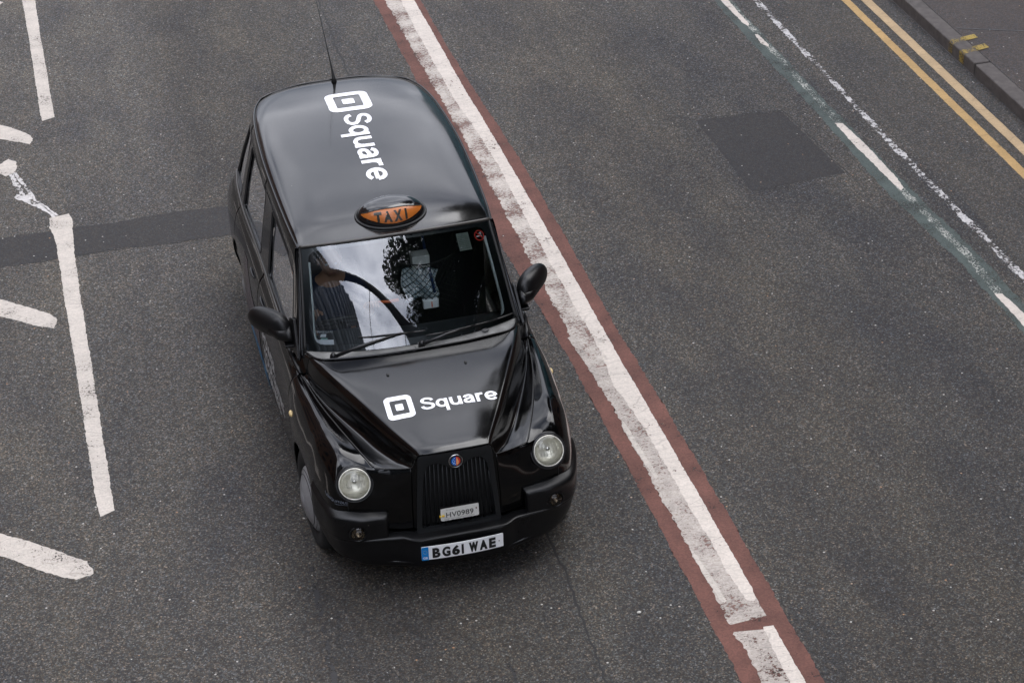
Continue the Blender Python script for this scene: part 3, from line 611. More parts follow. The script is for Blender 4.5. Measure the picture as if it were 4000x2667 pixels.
def cut(o, c, ax, r, s):
    c = Vector((s*c.x, c.y, c.z)); ax = Vector((s*ax.x, ax.y, ax.z)); bm = bmesh.new(); bm.from_mesh(o.data); kill = []
    for f in bm.faces:
        d = f.calc_center_median()-c
        if abs(d.dot(ax)) < .12 and (d-ax*d.dot(ax)).length < r: kill.append(f)
    bmesh.ops.delete(bm, geom=kill, context='FACES'); bm.to_mesh(o.data); bm.free()
def side_rows(y0, y1, u0=0, u1=None, step=.012):
    """ rows of the body side between two stations / y values """
    n = len(ST)-1; us = np.linspace(0, n, 2400); G = crv(ST, us)
    y = G[:, 3, 1]; keep = [i for i in range(len(us)) if y0 <= y[i] <= y1 and us[i] >= u0 and (u1 is None or us[i] <= u1)]
    rows = []; last = None
    for i in keep:
        if last is not None and np.linalg.norm(G[i, 3]-G[last, 3]) < step and i != keep[-1]: continue
        last = i; P = G[i]; D = crv(P, np.linspace(0, 6, 61)); yy = P[3, 1]
        zl = -1
        for c, rr in WHEELS:
            if abs(yy-c) < rr and us[i] > 5.0: zl = WZ+math.sqrt(rr*rr-(yy-c)**2)
        if zl > D[-1, 2]:
            up = D[:28]; lo = D[27:]
            k = max(1, int(np.argmax(lo[:, 2] < zl))); t = (lo[k-1, 2]-zl)/(lo[k-1, 2]-lo[k, 2]); e = lo[k-1]+(lo[k]-lo[k-1])*t
            seg = np.concatenate([lo[:k], [e]]); ln = np.r_[0, np.cumsum(np.linalg.norm(np.diff(seg, axis=0), axis=1))]
            tt = np.linspace(0, ln[-1], 34); seg = np.stack([np.interp(tt, ln, seg[:, a]) for a in range(3)], 1); D = np.concatenate([up[:-1], seg])
        rows.append(D)
    return np.array(rows)
g = .003
PAN = [('wing', 0, 1.262-g, 0, None), ('front_door', 1.262+g, 2.615-g, 9, None), ('rear_door', 2.615+g, 3.72-g, 9, None), ('rear_wing', 3.72+g, 9, 9, None)]
SIDEG = {}
for s in (-1, 1):
    for nm, a, b, u0, u1 in PAN:
        G = side_rows(a, b, u0); G = mirror(G) if s < 0 else G
        o = orient(grid(nm, G, PAINT, taxi, flip=(s > 0), thick=.012), (s, 0, 0))
        if nm == 'wing': wing = o; cut(o, LAMPC, LAMPA, .104, s)
        if s < 0: SIDEG[nm] = (o, bvh(G))
        if nm == 'front_door': fdoor = o
        if nm == 'rear_door': rdoor = o
        if nm == 'rear_wing': rwing = o
    # dark wheel housings
    for c, rr in WHEELS:
        V, F = [], []
        for k in range(25):
            q = math.pi*(k/24)*1.04-.06
            for x in (.80, .50): V.append((s*x, c+(rr-.004)*math.cos(q), WZ+(rr-.004)*math.sin(q)))
        for k in range(24): F.append((2*k, 2*k+1, 2*k+3, 2*k+2))
        b = len(V); V += [(s*.52, c+.45*math.cos(t_*math.pi/12), WZ+.45*math.sin(t_*math.pi/12)) for t_ in range(24)]; F.append(tuple(range(b, b+24)))
        raw('wheel_housing', V, F, RUBBER, taxi)
    # repeater lamp on the wing
    bv = bvh(mirror(side_rows(0, 1.26)) if s < 0 else side_rows(0, 1.26))
    h, nn = bv.ray_cast(Vector((s*2, 1.083, .815)), Vector((-s, 0, 0)))[:2]
    ell('repeater_lamp', h, (.016, .030, .020), AMBERLENS, wing, nu=16, nv=10)
    # door handles
    for dn, yy, zz in ((fdoor, 2.42, .90), (rdoor, 2.86, .90)):
        bvd = bvh(side_rows(1.27, 3.71, 9)*np.array([s, 1, 1]))
        h = bvd.ray_cast(Vector((s*2, yy, zz)), Vector((-s, 0, 0)))[0]
        a = h+Vector((s*.006, -.06, 0)); b = h+Vector((s*.006, .06, 0))
        tube('door_handle', [h+Vector((0, -.085, 0)), a, (a+b)/2+Vector((s*.003, 0, 0)), b, h+Vector((0, .085, 0))], [.004, .009, .010, .009, .004], SATIN, dn)
    # bottom sill between the wheels
    tube('sill', [(s*.82, 1.20, .235), (s*.825, 2.2, .23), (s*.85, 3.28, .235)], .024, PLAST, taxi)
    # panel seam under the headlamp
    h = []
    for z in np.linspace(.765, .64, 9):
        p = bv.ray_cast(Vector((s*.665, -1, z)), Vector((0, 1, 0)))[0]; h.append(p+Vector((0, -.0005, 0)))
    tube('wing_seam', h, .0028, RUBBER, wing, k=6)
    # rear lamp clusters
    lathe('rear_lamp', [(.001, .03), (.03, .026), (.042, .012), (.045, -.01)], (s*.715, 4.455, .945), (s*.35, 1, .35), mat('tail_red', (.16, .012, .015), .25) if 'tail_red' not in bpy.data.materials else bpy.data.materials['tail_red'], rwing, 20)

# ---- headlamps
for s in (-1, 1):
    c = Vector((s*LAMPC.x, LAMPC.y, LAMPC.z)); ax = Vector((s*LAMPA.x, LAMPA.y, LAMPA.z))
    hl = lathe('headlamp', [(.104, -.085), (.112, -.045), (.113, -.012), (.110, .004), (.104, .010), (.099, .008), (.096, .0)], c, ax, SATIN, taxi, 48)
    e1 = ax.cross(Vector((0, 0, 1))).normalized(); e2 = e1.cross(ax)
    tube('lamp_surround', [c+(e1*math.cos(q)+e2*math.sin(q))*.1125-ax*.006 for q in np.linspace(0, 2*math.pi, 49)[:-1]], .008, PAINT, hl, 8, True)
    lathe('chrome_ring', [(.0985, .004), (.0975, .011), (.0935, .013), (.0905, .008), (.0895, .0)], c, ax, REFL2, hl, 48)
    lathe('reflector_bowl', [(.090, .0), (.083, -.02), (.064, -.045), (.036, -.060), (.001, -.066)], c, ax, REFL, hl, 40)
    r0 = ax.cross(Vector((0, 0, 1))).normalized(); up = r0.cross(ax).normalized()
    if up.z < 0: up = -up
    fl = []
    for k in range(-3, 4):
        if k == 0: continue
        x = k*.021; hh = math.sqrt(max(0, .082**2-x*x))*.92
        p = c+r0*x+ax*(-.022+.0*abs(k))
        q = [p-up*hh*.45-ax*.012, p-up*hh*.2, p+up*hh*.3, p+up*hh*.75-ax*.004]
        fl.append(tube_vf(q, .0022, 5))
    multi('reflector_flutes', fl, REFL2, hl)
    lathe('lamp_bulb', [(.001, .030), (.013, .027), (.016, .012), (.013, -.02), (.013, -.035)], c-ax*.03+up*.012, ax, CHROME, hl, 16)
    # lower skirt of the bowl seen through the lens
    V, F = [], []
    for k in range(21):
        q = math.pi*(1.08+.84*k/20); e1 = c+(r0*math.cos(q)+up*math.sin(q))*.0895
        dd = .026*math.sin(math.pi*k/20)
        V += [e1+ax*.001, e1+up*dd-ax*.012]
        if k: F.append((2*k-2, 2*k-1, 2*k+1, 2*k))
    raw('bowl_skirt', V, F, REFL2, hl)
    lathe('lens', [(.0955, .004), (.088, .014), (.07, .021), (.045, .027), (.02, .030), (.0005, .031)], c, ax, LENS, hl, 48)
# ---- roof
RO = [[(0,1.648,1.690),(.22,1.655,1.687),(.42,1.675,1.680),(.56,1.70,1.671),(.615,1.712,1.666),(.640,1.72,1.660)],
      [(0,1.95,1.748),(.23,1.95,1.745),(.45,1.95,1.733),(.59,1.95,1.713),(.640,1.95,1.697),(.662,1.95,1.680)],
      [(0,2.5,1.787),(.24,2.5,1.784),(.46,2.5,1.769),(.605,2.5,1.745),(.662,2.5,1.722),(.684,2.5,1.700)],
      [(0,3.0,1.797),(.24,3.0,1.794),(.46,3.0,1.779),(.61,3.0,1.754),(.668,3.0,1.731),(.689,3.0,1.708)],
      [(0,3.5,1.789),(.23,3.5,1.786),(.44,3.5,1.771),(.585,3.5,1.748),(.648,3.5,1.724),(.671,3.5,1.701)],
      [(0,3.82,1.770),(.21,3.82,1.767),(.40,3.81,1.754),(.545,3.80,1.735),(.612,3.80,1.712),(.638,3.80,1.692)],
      [(0,4.03,1.748),(.19,4.03,1.745),(.36,4.02,1.735),(.49,4.0,1.718),(.560,3.99,1.700),(.590,3.98,1.684)],
      [(0,4.15,1.722),(.16,4.148,1.720),(.30,4.142,1.713),(.42,4.125,1.702),(.49,4.10,1.690),(.535,4.07,1.680)]]
Gr = surf(RO, 120, 60); rfull = np.concatenate([mirror(Gr)[:, ::-1][:, :-1], Gr], 1)
roof = orient(grid('roof', rfull, ROOFP, taxi, thick=.01), (0, 0, 1))
RV = bvh(rfull)
# ---- greenhouse stations (gutter, cant rail, window top, middle, belt)
GS = np.array([
 [(.640,1.720,1.660),(.652,1.675,1.600),(.668,1.608,1.50),(.697,1.45,1.25),(.722,1.335,1.06)],
 [(.644,1.735,1.661),(.660,1.70,1.602),(.680,1.64,1.50),(.728,1.50,1.25),(.768,1.38,1.045)],
 [(.662,1.95,1.680),(.688,1.94,1.622),(.690,1.93,1.52),(.744,1.92,1.27),(.790,1.92,1.04)],
 [(.684,2.5,1.700),(.712,2.5,1.640),(.702,2.5,1.53),(.752,2.5,1.28),(.798,2.5,1.04)],
 [(.689,3.0,1.708),(.717,3.0,1.648),(.706,3.0,1.53),(.760,3.0,1.28),(.806,3.0,1.035)],
 [(.671,3.5,1.701),(.700,3.5,1.642),(.700,3.5,1.53),(.765,3.5,1.27),(.820,3.5,1.03)],
 [(.638,3.80,1.692),(.668,3.8,1.632),(.682,3.8,1.52),(.758,3.8,1.27),(.818,3.8,1.025)],
 [(.590,3.98,1.684),(.622,4.0,1.625),(.652,4.03,1.52),(.736,4.08,1.26),(.798,4.12,1.02)],
 [(.50,4.095,1.690),(.54,4.13,1.63),(.58,4.19,1.5),(.66,4.29,1.26),(.72,4.37,1.01)],
 [(.25,4.145,1.716),(.26,4.19,1.65),(.28,4.24,1.5),(.31,4.38,1.26),(.33,4.485,.985)],
 [(0,4.15,1.722),(0,4.20,1.66),(0,4.25,1.5),(0,4.39,1.26),(0,4.495,.98)]])
GV = np.array([1, .90, .76, .38, 0.])       # v of the five points
def gpt(s, v, inset=0, sx=1):
    """ s = station parameter, v = 0 (belt) .. 1 (gutter) """
    P = crv(GS, [min(max(s, 0), 10)])[0]
    t = float(np.interp(v, GV[::-1], np.arange(4, -1, -1.)))
    p = crv(P, [t])[0]
    if inset:
        a = crv(GS, [min(s+.02, 10)])[0]; pa = crv(a, [t])[0]; pb = crv(P, [min(t+.03, 4)])[0]
        nn = np.cross(pa-p, pb-p); ln = np.linalg.norm(nn)
        if ln > 0: p = p+nn/ln*inset*(1 if nn[0] < 0 or (abs(nn[0]) < .2*ln and nn[1] < 0) else -1)
    return Vector((p[0]*sx, p[1], p[2]))
def sy(y):   # station parameter of a y value on the long side
    ys = GS[:, 2, 1]; return float(np.interp(y, ys[:9], np.arange(9)))
W1 = rpoly([(1.25, .045), (sy(2.46), .045), (sy(2.58), .735), (1.62, .735)], .10)
W1 = rpoly([(1.22, .05), (sy(2.47), .05), (sy(2.57), .74), (2.02, .745), (1.35, .70)], .06)
W2 = rpoly([(sy(2.80), .05), (sy(3.60), .05), (sy(3.62), .73), (sy(2.85), .74)], .06)
W3 = rpoly([(sy(3.76), .05), (7.35, .05), (7.15, .72), (sy(3.76), .73)], .06)
W4 = rpoly([(8.45, .08), (10.5, .08), (10.5, .80), (8.6, .78)], .05)[:]
W4 = [(min(a, 9.999), b) for a, b in W4]
for s in (-1, 1):
    # side frame with three window openings, rear quarter wraps to the centre line
    o = orient(sheet('body_frame', [(0, 0), (8.35, 0), (8.35, 1), (0, 1)], [W1, W2, W3], lambda a, b: gpt(a, b, 0, s), .055, PAINT, taxi, .022), (s, 0, 0))
    for nm, Wd in (('front_door_window', W1), ('rear_door_window', W2), ('quarter_window', W3)):
        wn = sheet(nm, Wd, [], lambda a, b: gpt(a, b, .016, s), .12, SGLASS, taxi)
        lp = [gpt(a, b, .004, s) for a, b in Wd]
        tube('window_seal', lp, .0075, RUBBER, wn, 6, True)
    # belt strip under the windows
    tube('belt_strip', [gpt(a, -.0, -.004, s)+Vector((0, 0, .012)) for a in np.linspace(1.15, 7.6, 60)], .009, TRIM, taxi, 6)
    # drip rail
    dr = [Vector((s*p[0], p[1], p[2])) for p in crv(GS[:, 0], np.linspace(0, 10, 110))]
    tube('gutter', [p+Vector((s*.004, 0, .001)) for p in dr], .0075, PAINT, roof, 8)
    # dark joint in the cant rail
    for yy in (3.62, 2.72):
        tube('rail_joint', [gpt(sy(yy), v, -.001, s) for v in np.linspace(.98, .80, 8)], .0022, RUBBER, roof, 5)
    # closing strip between belt and doors
    a = [gpt(q, 0, 0, s) for q in np.linspace(0, 8.35, 80)]
    P = crv(ST[:, 0], np.linspace(10, 17.6, 80)); b = [Vector((s*p[0], p[1], p[2])) for p in P]
    V = [];
    for k in range(80): V += [a[k]-Vector((s*.012, 0, .0)), b[k]-Vector((s*.006, 0, .006))]
    raw('waist_panel', V, [(2*k, 2*k+1, 2*k+3, 2*k+2) for k in range(79)], PAINT, taxi)
# tailgate with its window
def gfull(a, b, ins=0):
    return gpt(a, b, ins, 1) if a <= 10 else gpt(20-a, b, ins, -1)
RW = rpoly([(8.75, .10), (11.25, .10), (11.2, .80), (8.8, .80)], .06)
tg = orient(sheet('tailgate', [(8.35, 0), (11.65, 0), (11.65, 1), (8.35, 1)], [RW], gfull, .06, PAINT, taxi, .02), (0, 1, 0))
sheet('rear_window', RW, [], lambda a, b: gfull(a, b)+Vector((0, -.012, 0)), .1, SGLASS, tg)

# ---- windscreen
def ws(u, v):
    """ u -1..1 across, v 0..1 bottom to top """
    xb = .704*u; yb = 1.350-.172*(1-abs(u)**2.3); zb = 1.104+.022*(1-u*u)
    xt = .632*u; yt = 1.713-.060*(1-abs(u)**2.2); zt = 1.658+.028*(1-u*u)
    bulge = .016*math.sin(math.pi*v)
    return Vector((xb+(xt-xb)*v, yb+(yt-yb)*v-bulge, zb+(zt-zb)*v+bulge*.4))
def wsi(u, v, d=.004):
    p = ws(u, v); n_ = (ws(u+.01, v)-ws(u-.01, v)).cross(ws(u, v+.01)-ws(u, v-.01)).normalized(); return p-n_*d
Gw = np.array([[ws(u, v)[:] for u in np.linspace(-1, 1, 61)] for v in np.linspace(0, 1, 31)])
wsc = grid('windscreen', Gw, GLASS, taxi)
FRIT = mat('black_glass_border', (.004, .005, .008), .35)
inner = rpoly([(-.918, .065), (.918, .065), (.925, .955), (-.925, .955)], .09)
sheet('glass_border', [(-.995, .004), (.995, .004), (.995, .996), (-.995, .996)], [inner], lambda a, b: wsi(a, b, .005), .06, FRIT, wsc)
ed = [ws(-1, v) for v in np.linspace(0, 1, 20)]+[ws(u, 1) for u in np.linspace(-1, 1, 40)][1:]+[ws(1, v) for v in np.linspace(1, 0, 20)][1:]
tube('windscreen_seal', [p+Vector((0, 0, .001)) for p in ed], .0085, RUBBER, wsc, 6)
tube('header_strip', [Vector((x, 1.650+.068*(abs(x)/.635)**2.2, 1.690-.026*(abs(x)/.635)**2))+Vector((0, -.004, .003)) for x in np.linspace(-.635, .635, 50)], .010, TRIM, roof, 8)
for s in (-1, 1):   # pale inner edge of the pillar trim seen through the glass
    tube('pillar_trim', [wsi(s*.925, v, .022) for v in np.linspace(.86, .30, 16)]+[wsi(s*(.925-.0), .2, .022), wsi(s*.915, .12, .022), wsi(s*.89, .065, .022)], .012, LTRIM, taxi, 8)
# stickers on the glass
def wst(u0, u1, v0, v1, d=.0065):
    return lambda a, b: wsi(u0+(u1-u0)*a, v0+(v1-v0)*b, d)
def circ(cu, cv, ru, rv, n=36): return [(cu+ru*math.cos(2*math.pi*i/n), cv+rv*math.sin(2*math.pi*i/n)) for i in range(n)]
def wsheet(nm, poly, holes, m, d): return sheet(nm, poly, holes, lambda a, b: wsi(a, b, d), .03, m, wsc)
CU, CV, RU, RVv = .855, .872, .052, .053
st = wsheet('no_smoking_sticker', circ(CU, CV, RU, RVv), [circ(CU, CV, RU*.80, RVv*.80)], RED, .003)
def bar(a, b, w_):   # a bar in sticker space (unit circle)
    a, b = Vector(a), Vector(b); d = (b-a).normalized(); n_ = Vector((-d.y, d.x))*w_/2
    return [(CU+RU*p[0], CV+RVv*p[1]) for p in (a+n_, a-n_, b-n_, b+n_)]
for pl, mm, dz, nm in ((bar((-.5, .62), (.55, -.56), .2), RED, .0032, 'slash'), (bar((-.62, -.12), (.10, -.12), .2), WHITE, .0042, 'cigarette'), (bar((.2, -.12), (.5, -.12), .2), WHITE, .0042, 'cigarette_tip'),
                     (bar((.15, .12), (.55, .32), .12), WHITE, .0042, 'smoke'), (bar((.3, .40), (.52, .58), .14), WHITE, .0042, 'smoke'), (bar((.02, .28), (.3, .55), .10), WHITE, .0042, 'smoke')):
    V, F = sheet_vf(pl, [], lambda a, b, dz=dz: wsi(a, b, dz), .03); par(raw(nm, V, F, mm), st)
PAPER = mat('licence_paper', (.17, .20, .17), .6, var=.2, vscale=30)
pp = wsheet('licence_disc', [(.615, .76), (.745, .76), (.745, .925), (.615, .925)], [], PAPER, .0075)
LN = [tube_vf([wsi(.625, v, .0068), wsi(.735, v, .0068)], .0012, 4) for v in np.linspace(.78, .91, 9)]
multi('printed_lines', LN, mat('print_grey', (.07, .09, .075), .6), pp)
wsheet('sticker_strip', [(-.900, .050), (-.745, .050), (-.745, .112), (-.912, .112)], [], WHITE, .0075)
GRN = mat('sticker_green', (.30, .50, .46), .4)
wsheet('sticker_flag', [(-.865, .137), (-.815, .137), (-.808, .165), (-.855, .165)], [], WHITE, .0075)
wsheet('sticker_band', [(-.865, .112), (-.80, .112), (-.80, .128), (-.852, .128)], [], GRN, .0075)
text('sticker_text', 'UPGRADE YOUR POS', wst(-.895, -.748, .178, .196, .0072), WHITE, wsc, .02, 0)

# ---- scuttle panel below the glass, wipers
def cowl_front(u):
    x = abs(u)*.708
    yy = np.interp(x, [0, .15, .30, .47, .56, .64, .70, .712], [1.085, 1.087, 1.097, 1.125, 1.142, 1.187, 1.29, 1.335]); return Vector((u*.708, yy, 1.118-.008*abs(u)))
Gc = []
for v in np.linspace(0, 1, 7):
    Gc.append([(cowl_front(u).lerp(ws(u, 0), v)+Vector((0, 0, -.014*math.sin(math.pi*v)-.003)))[:] for u in np.linspace(-1, 1, 81)])
scut = orient(grid('scuttle_panel', np.array(Gc), COWL, taxi, thick=.006), (0, 0, 1))
ell('drain_cover', (.47, 1.235, 1.115), (.026, .020, .006), mat('scuttle_dark', (.05, .05, .05), .6), scut)
tube('scuttle_joint', [(-.012, 1.085, 1.112), (-.012, 1.19, 1.117)], .0025, RUBBER, scut, 5)
def wiper(piv, tip, b0, b1, arm_u):
    piv = Vector(piv); B = [wsi(b0[0]+(b1[0]-b0[0])*t, b0[1]+(b1[1]-b0[1])*t, -.014) for t in np.linspace(0, 1, 12)]
    wp = tube('wiper', [piv, piv.lerp(B[arm_u], .45)+Vector((0, -.012, .022)), B[arm_u]+Vector((0, -.012, .016))], [.013, .010, .006], SATIN, taxi, 8)
    lathe('wiper_pivot', [(.001, .034), (.015, .030), (.022, .012), (.024, -.01)], piv, (0, -.3, 1), SATIN, wp, 20)
    tube('wiper_blade', [p+Vector((0, .002, .003)) for p in B], .0055, RUBBER, wp, 6)
    tube('blade_carrier', [B[2]+Vector((0, -.01, .010)), B[4]+Vector((0, -.014, .016)), B[7]+Vector((0, -.014, .016)), B[9]+Vector((0, -.01, .010))], .0045, SATIN, wp, 6)
wiper((-.545, 1.185, 1.122), None, (-.52, .115), (.10, .10), 7)
wiper((.03, 1.150, 1.132), None, (.10, .055), (.965, .045), 6)

# ---- filler at the foot of each pillar, soft strip along the door top
for s in (-1, 1):
    Pf = [(.690,1.235,1.110),(.724,1.242,1.012),(.756,1.256,.984),(.784,1.45,1.028),(.770,1.385,1.052),(.730,1.330,1.080),(.709,1.342,1.106)]
    raw('pillar_foot', [(s*x, y, z-.002) for x, y, z in Pf], [(0, 1, 5, 6), (1, 2, 4, 5), (2, 3, 4)], PAINT, taxi, False)
    tube('waist_molding', [(s*.758, 1.262, .992), (s*.770, 1.33, 1.010), (s*.787, 1.45, 1.034), (s*.798, 1.62, 1.040)], [.012, .017, .018, .010], PLAST, taxi, 10)
# ---- grille
def gy(z): return .052+.010*((z-.45)/.58)   # plane of the grille surround
SUR = mat('grille_surround', (.010, .011, .012), .33, spec=.4)
outer = rpoly([(-.270, .442), (.270, .442), (.229, 1.020), (-.229, 1.020)], .035, 5)
hole = [(-.236, .485), (.236, .485), (.212, .80), (.196, .90), (.165, .952), (.11, .955), (.062, .93), (.040, .905), (0, .895), (-.040, .905), (-.062, .93), (-.11, .955), (-.165, .952), (-.196, .90), (-.212, .80)]
hole = rpoly(hole, .03, 3)
gr = orient(sheet('grille', outer, [hole], lambda a, b: Vector((a, gy(b)-.010*(1-(a/.27)**2), b)), .04, SUR, taxi, .035, -1), (0, -1, 0))
gr.data.polygons[0]; bevel(gr, .008, 3)
def topz(x): return float(np.interp(abs(x), [0, .04, .062, .11, .165, .2, .24], [.895, .905, .93, .955, .95, .89, .5]))
for k in range(17):
    x = -.208+.026*k
    xb = x*1.09; z1 = topz(x)+.006
    V, F = tube_vf([(xb, gy(.48)+.026, .478), ((x+xb)/2, gy(.7)+.022, .70), (x, gy(.93)+.022, z1)], [.0055, .0055, .0055], 6)
    raw('grille_slat', V, F, SUR, gr)
raw('grille_backing', [(-.24, .115, .47), (.24, .115, .47), (.21, .095, .97), (-.21, .095, .97)], [(0, 1, 2, 3)], mat('mesh_black', (.003, .003, .003), .8, bump=.8, bscale=300), gr)
for s in (-1, 1):
    za = [(.236,.096,.98),(.250,.100,.93),(.262,.104,.90),(.266,.098,.85),(.270,.094,.78),(.274,.093,.68),(.277,.093,.58),(.277,.097,.50),(.277,.10,.45)]
    V = []
    for x, y, z in za: V += [(s*(x+.004), y+.002, z), (s*(x-.06), y-.012, z)]
    raw('grille_reveal', V, [(2*k, 2*k+1, 2*k+3, 2*k+2) for k in range(len(za)-1)], PAINT, gr)
# round enamel badge
bc = Vector((0, gy(.955)-.014, .957)); bx = Vector((0, -1, .10)).normalized()
bd = lathe('badge', [(.001, .007), (.034, .007), (.040, .009), (.0435, .005), (.045, -.012)], bc, bx, SATIN, gr, 40)
lathe('badge_rim', [(.0405, .008), (.0425, .0095), (.0445, .006), (.0448, .003)], bc, bx, CHROME, bd, 40)
bz = Vector((0, .10, 1)).normalized()
def bp_(a, b, h=.0085): return bc+Vector((1, 0, 0))*a+bz*b+bx*h
def bsh(nm, poly, m, h): V, F = sheet_vf(poly, [], lambda a, b: bp_(a, b, h), .02); par(raw(nm, V, F, m, None, False), bd)
bsh('blue_half', [(.002, .030)]+[(-.029*math.sin(t), .030*math.cos(t)) for t in np.linspace(0, math.pi, 20)], mat('enamel_blue', (.0, .10, .42), .2), .0082)
bsh('red_half', [(.002, .030)]+[(.029*math.sin(t), .030*math.cos(t)) for t in np.linspace(0, math.pi, 20)], mat('enamel_red', (.55, .05, .03), .2), .0082)
bsh('flame', [(.004, .020), (.010, .022), (.014, .008), (.018, -.002), (.016, -.018), (.008, -.026), (.002, -.024), (.003, -.004)], mat('enamel_orange', (.75, .32, .13), .2), .0089)
for a, b in ((-.008, .020), (-.016, .012), (-.007, .003), (-.019, -.001), (-.009, -.010), (-.017, -.014), (-.006, -.020)):
    bsh('star', circ(a, b, .0024, .0038, 8), mat('enamel_white', (.55, .75, .95), .3) if 'enamel_white' not in bpy.data.materials else bpy.data.materials['enamel_white'], .0089)
for k in range(22):
    q = 2*math.pi*k/22
    if k % 11 in (5,): continue
    bsh('badge_letter', circ(.0355*math.cos(q), .0355*math.sin(q), .0022, .0022, 6), CHROME, .0086)
# small white licence plate fixed to the slats, black registration plate lettering
def hp(a, b, d=0): return Vector((-.117+.240*a, .030-.004*b-d, .537+.095*b+.0*a))
hpl = orient(sheet('licence_plate', [(-.117+.12*p[0]+.12, .537+.0475*p[1]+.0475) for p in rrect(-1, 1, -1, 1, .12)], [], lambda a, b: Vector((a, .030-.004*(b-.537)/.095, b)), .05, mat('cream_plate', (.74, .73, .68), .4, var=.04), gr, .004, -1, False), (0, -1, 0))
text('plate_number', 'HV0989', lambda a, b: hp(.135+.72*a, .27+.41*b, .0055), mat('faded_black', (.07, .07, .065), .5), hpl, .01, 0, 1.05)
text('small_print', 'LICENSED HACKNEY CARRIAGE VEHICLE  NO. SEATS', lambda a, b: hp(.08+.80*a, .13+.07*b, .0055), DKGREY, hpl, .0, 0)
text('small_print', 'CITY COUNCIL', lambda a, b: hp(.14+.22*a, .84+.07*b, .0055), DKGREY, hpl, .0, 0)
YB = mat('yellow_tie', (.75, .50, .02), .4)
par(ell('cable_tie', hp(.06, .46, .008), (.010, .004, .008), YB), hpl); par(ell('cable_tie', hp(-.02, .44, .006), (.006, .004, .009), YB), hpl)
par(ell('plate_screw', hp(.93, .66, .005), (.004, .003, .006), mat('rust', (.10, .04, .03), .7)), hpl)
V, F = box_vf(-.122, .128, .026, .040, .632, .640); raw('plate_holder', V, F, PLAST, hpl, False)

# ---- bumper
BUA = [ # lower apron: top inside, lip, plate face top, bottom, underside
 [(0,.075,.462),(0,.000,.458),(0,-.018,.446),(0,.002,.425),(0,.006,.28),(0,.03,.215),(0,.15,.195)],
 [(.20,.078,.462),(.20,.004,.456),(.20,-.016,.444),(.20,.006,.425),(.20,.010,.28),(.20,.035,.215),(.20,.15,.195)],
 [(.285,.090,.460),(.285,.012,.454),(.285,-.008,.442),(.285,.010,.425),(.285,.018,.28),(.285,.045,.215),(.285,.16,.195)],
 [(.36,.110,.462),(.36,.055,.458),(.36,.038,.446),(.36,.042,.42),(.36,.050,.29),(.36,.075,.22),(.36,.18,.198)],
 [(.45,.120,.462),(.45,.070,.458),(.45,.056,.446),(.45,.060,.42),(.45,.070,.30),(.45,.095,.225),(.45,.19,.20)],
 [(.62,.16,.460),(.62,.100,.457),(.62,.088,.446),(.62,.094,.42),(.615,.115,.30),(.605,.150,.232),(.59,.24,.21)],
 [(.735,.24,.460),(.745,.180,.457),(.752,.170,.446),(.748,.178,.42),(.730,.205,.31),(.71,.25,.242),(.67,.32,.215)],
 [(.79,.36,.460),(.806,.320,.457),(.814,.315,.446),(.808,.320,.42),(.790,.335,.32),(.765,.36,.255),(.72,.42,.225)],
 [(.815,.47,.460),(.832,.455,.457),(.840,.452,.446),(.834,.455,.42),(.816,.46,.34),(.79,.47,.29),(.74,.50,.26)]]
Ga = surf(BUA, 70, 40); Ga = np.concatenate([mirror(Ga)[::-1][:-1], Ga], 0)
bump = orient(grid('bumper', Ga, PLAST, taxi, thick=.01), (0, -1, 0))
BLK = [ # raised blocks: back top, front top edge (three points for the round-over), front face, bottom
 [(.425,.128,.596),(.430,.110,.588),(.432,.105,.57),(.434,.11,.52),(.434,.11,.452)],
 [(.430,.124,.616),(.440,.085,.604),(.445,.073,.582),(.447,.072,.52),(.447,.072,.452)],
 [(.50,.130,.624),(.50,.084,.607),(.502,.073,.585),(.502,.073,.52),(.502,.074,.452)],
 [(.62,.145,.638),(.625,.098,.612),(.628,.086,.588),(.628,.086,.53),(.625,.090,.452)],
 [(.738,.210,.655),(.754,.168,.624),(.762,.158,.598),(.762,.160,.53),(.756,.168,.452)],
 [(.800,.340,.678),(.818,.312,.648),(.826,.306,.622),(.826,.308,.54),(.820,.312,.452)],
 [(.826,.47,.705),(.842,.455,.680),(.850,.450,.654),(.850,.452,.55),(.844,.455,.452)],
 [(.820,.485,.703),(.828,.485,.680),(.832,.484,.654),(.832,.484,.55),(.828,.484,.452)]]
for s in (-1, 1):
    Gk = surf(BLK, 60, 30); Gk = Gk*np.array([s, 1, 1]); bb = orient(grid('bumper_corner', Gk, PLAST, bump, flip=(s > 0), thick=.008), (s*.5, -1, 0))
    fc = Vector((s*FOGC.x, FOGC.y, FOGC.z)); fa = Vector((s*FOGA.x, FOGA.y, FOGA.z)); cut(bb, FOGC, FOGA, .050, s)
    fl = lathe('fog_lamp', [(.056, -.004), (.053, .004), (.046, .006), (.043, -.004), (.042, -.03)], fc, fa, PLAST, bump, 32)
    par(lathe('fog_bowl', [(.041, .0), (.033, -.018), (.018, -.028), (.001, -.031)], fc, fa, mat('fog_reflector', (.36, .33, .28), .22, metal=1, bump=.6, bscale=60), None, 24), fl)
    par(lathe('fog_lens', [(.042, .002), (.03, .010), (.012, .014), (.0005, .015)], fc, fa, glassmat('smoked_lens', (.50, .46, .41), 1.5), None, 24), fl)
# grey lip under the apron corners
for s in (-1, 1):
    tube('splitter', [(s*.30, .03, .262), (s*.45, .082, .268), (s*.62, .135, .272), (s*.72, .20, .28)], [.004, .008, .008, .004], SATIN, bump, 8)
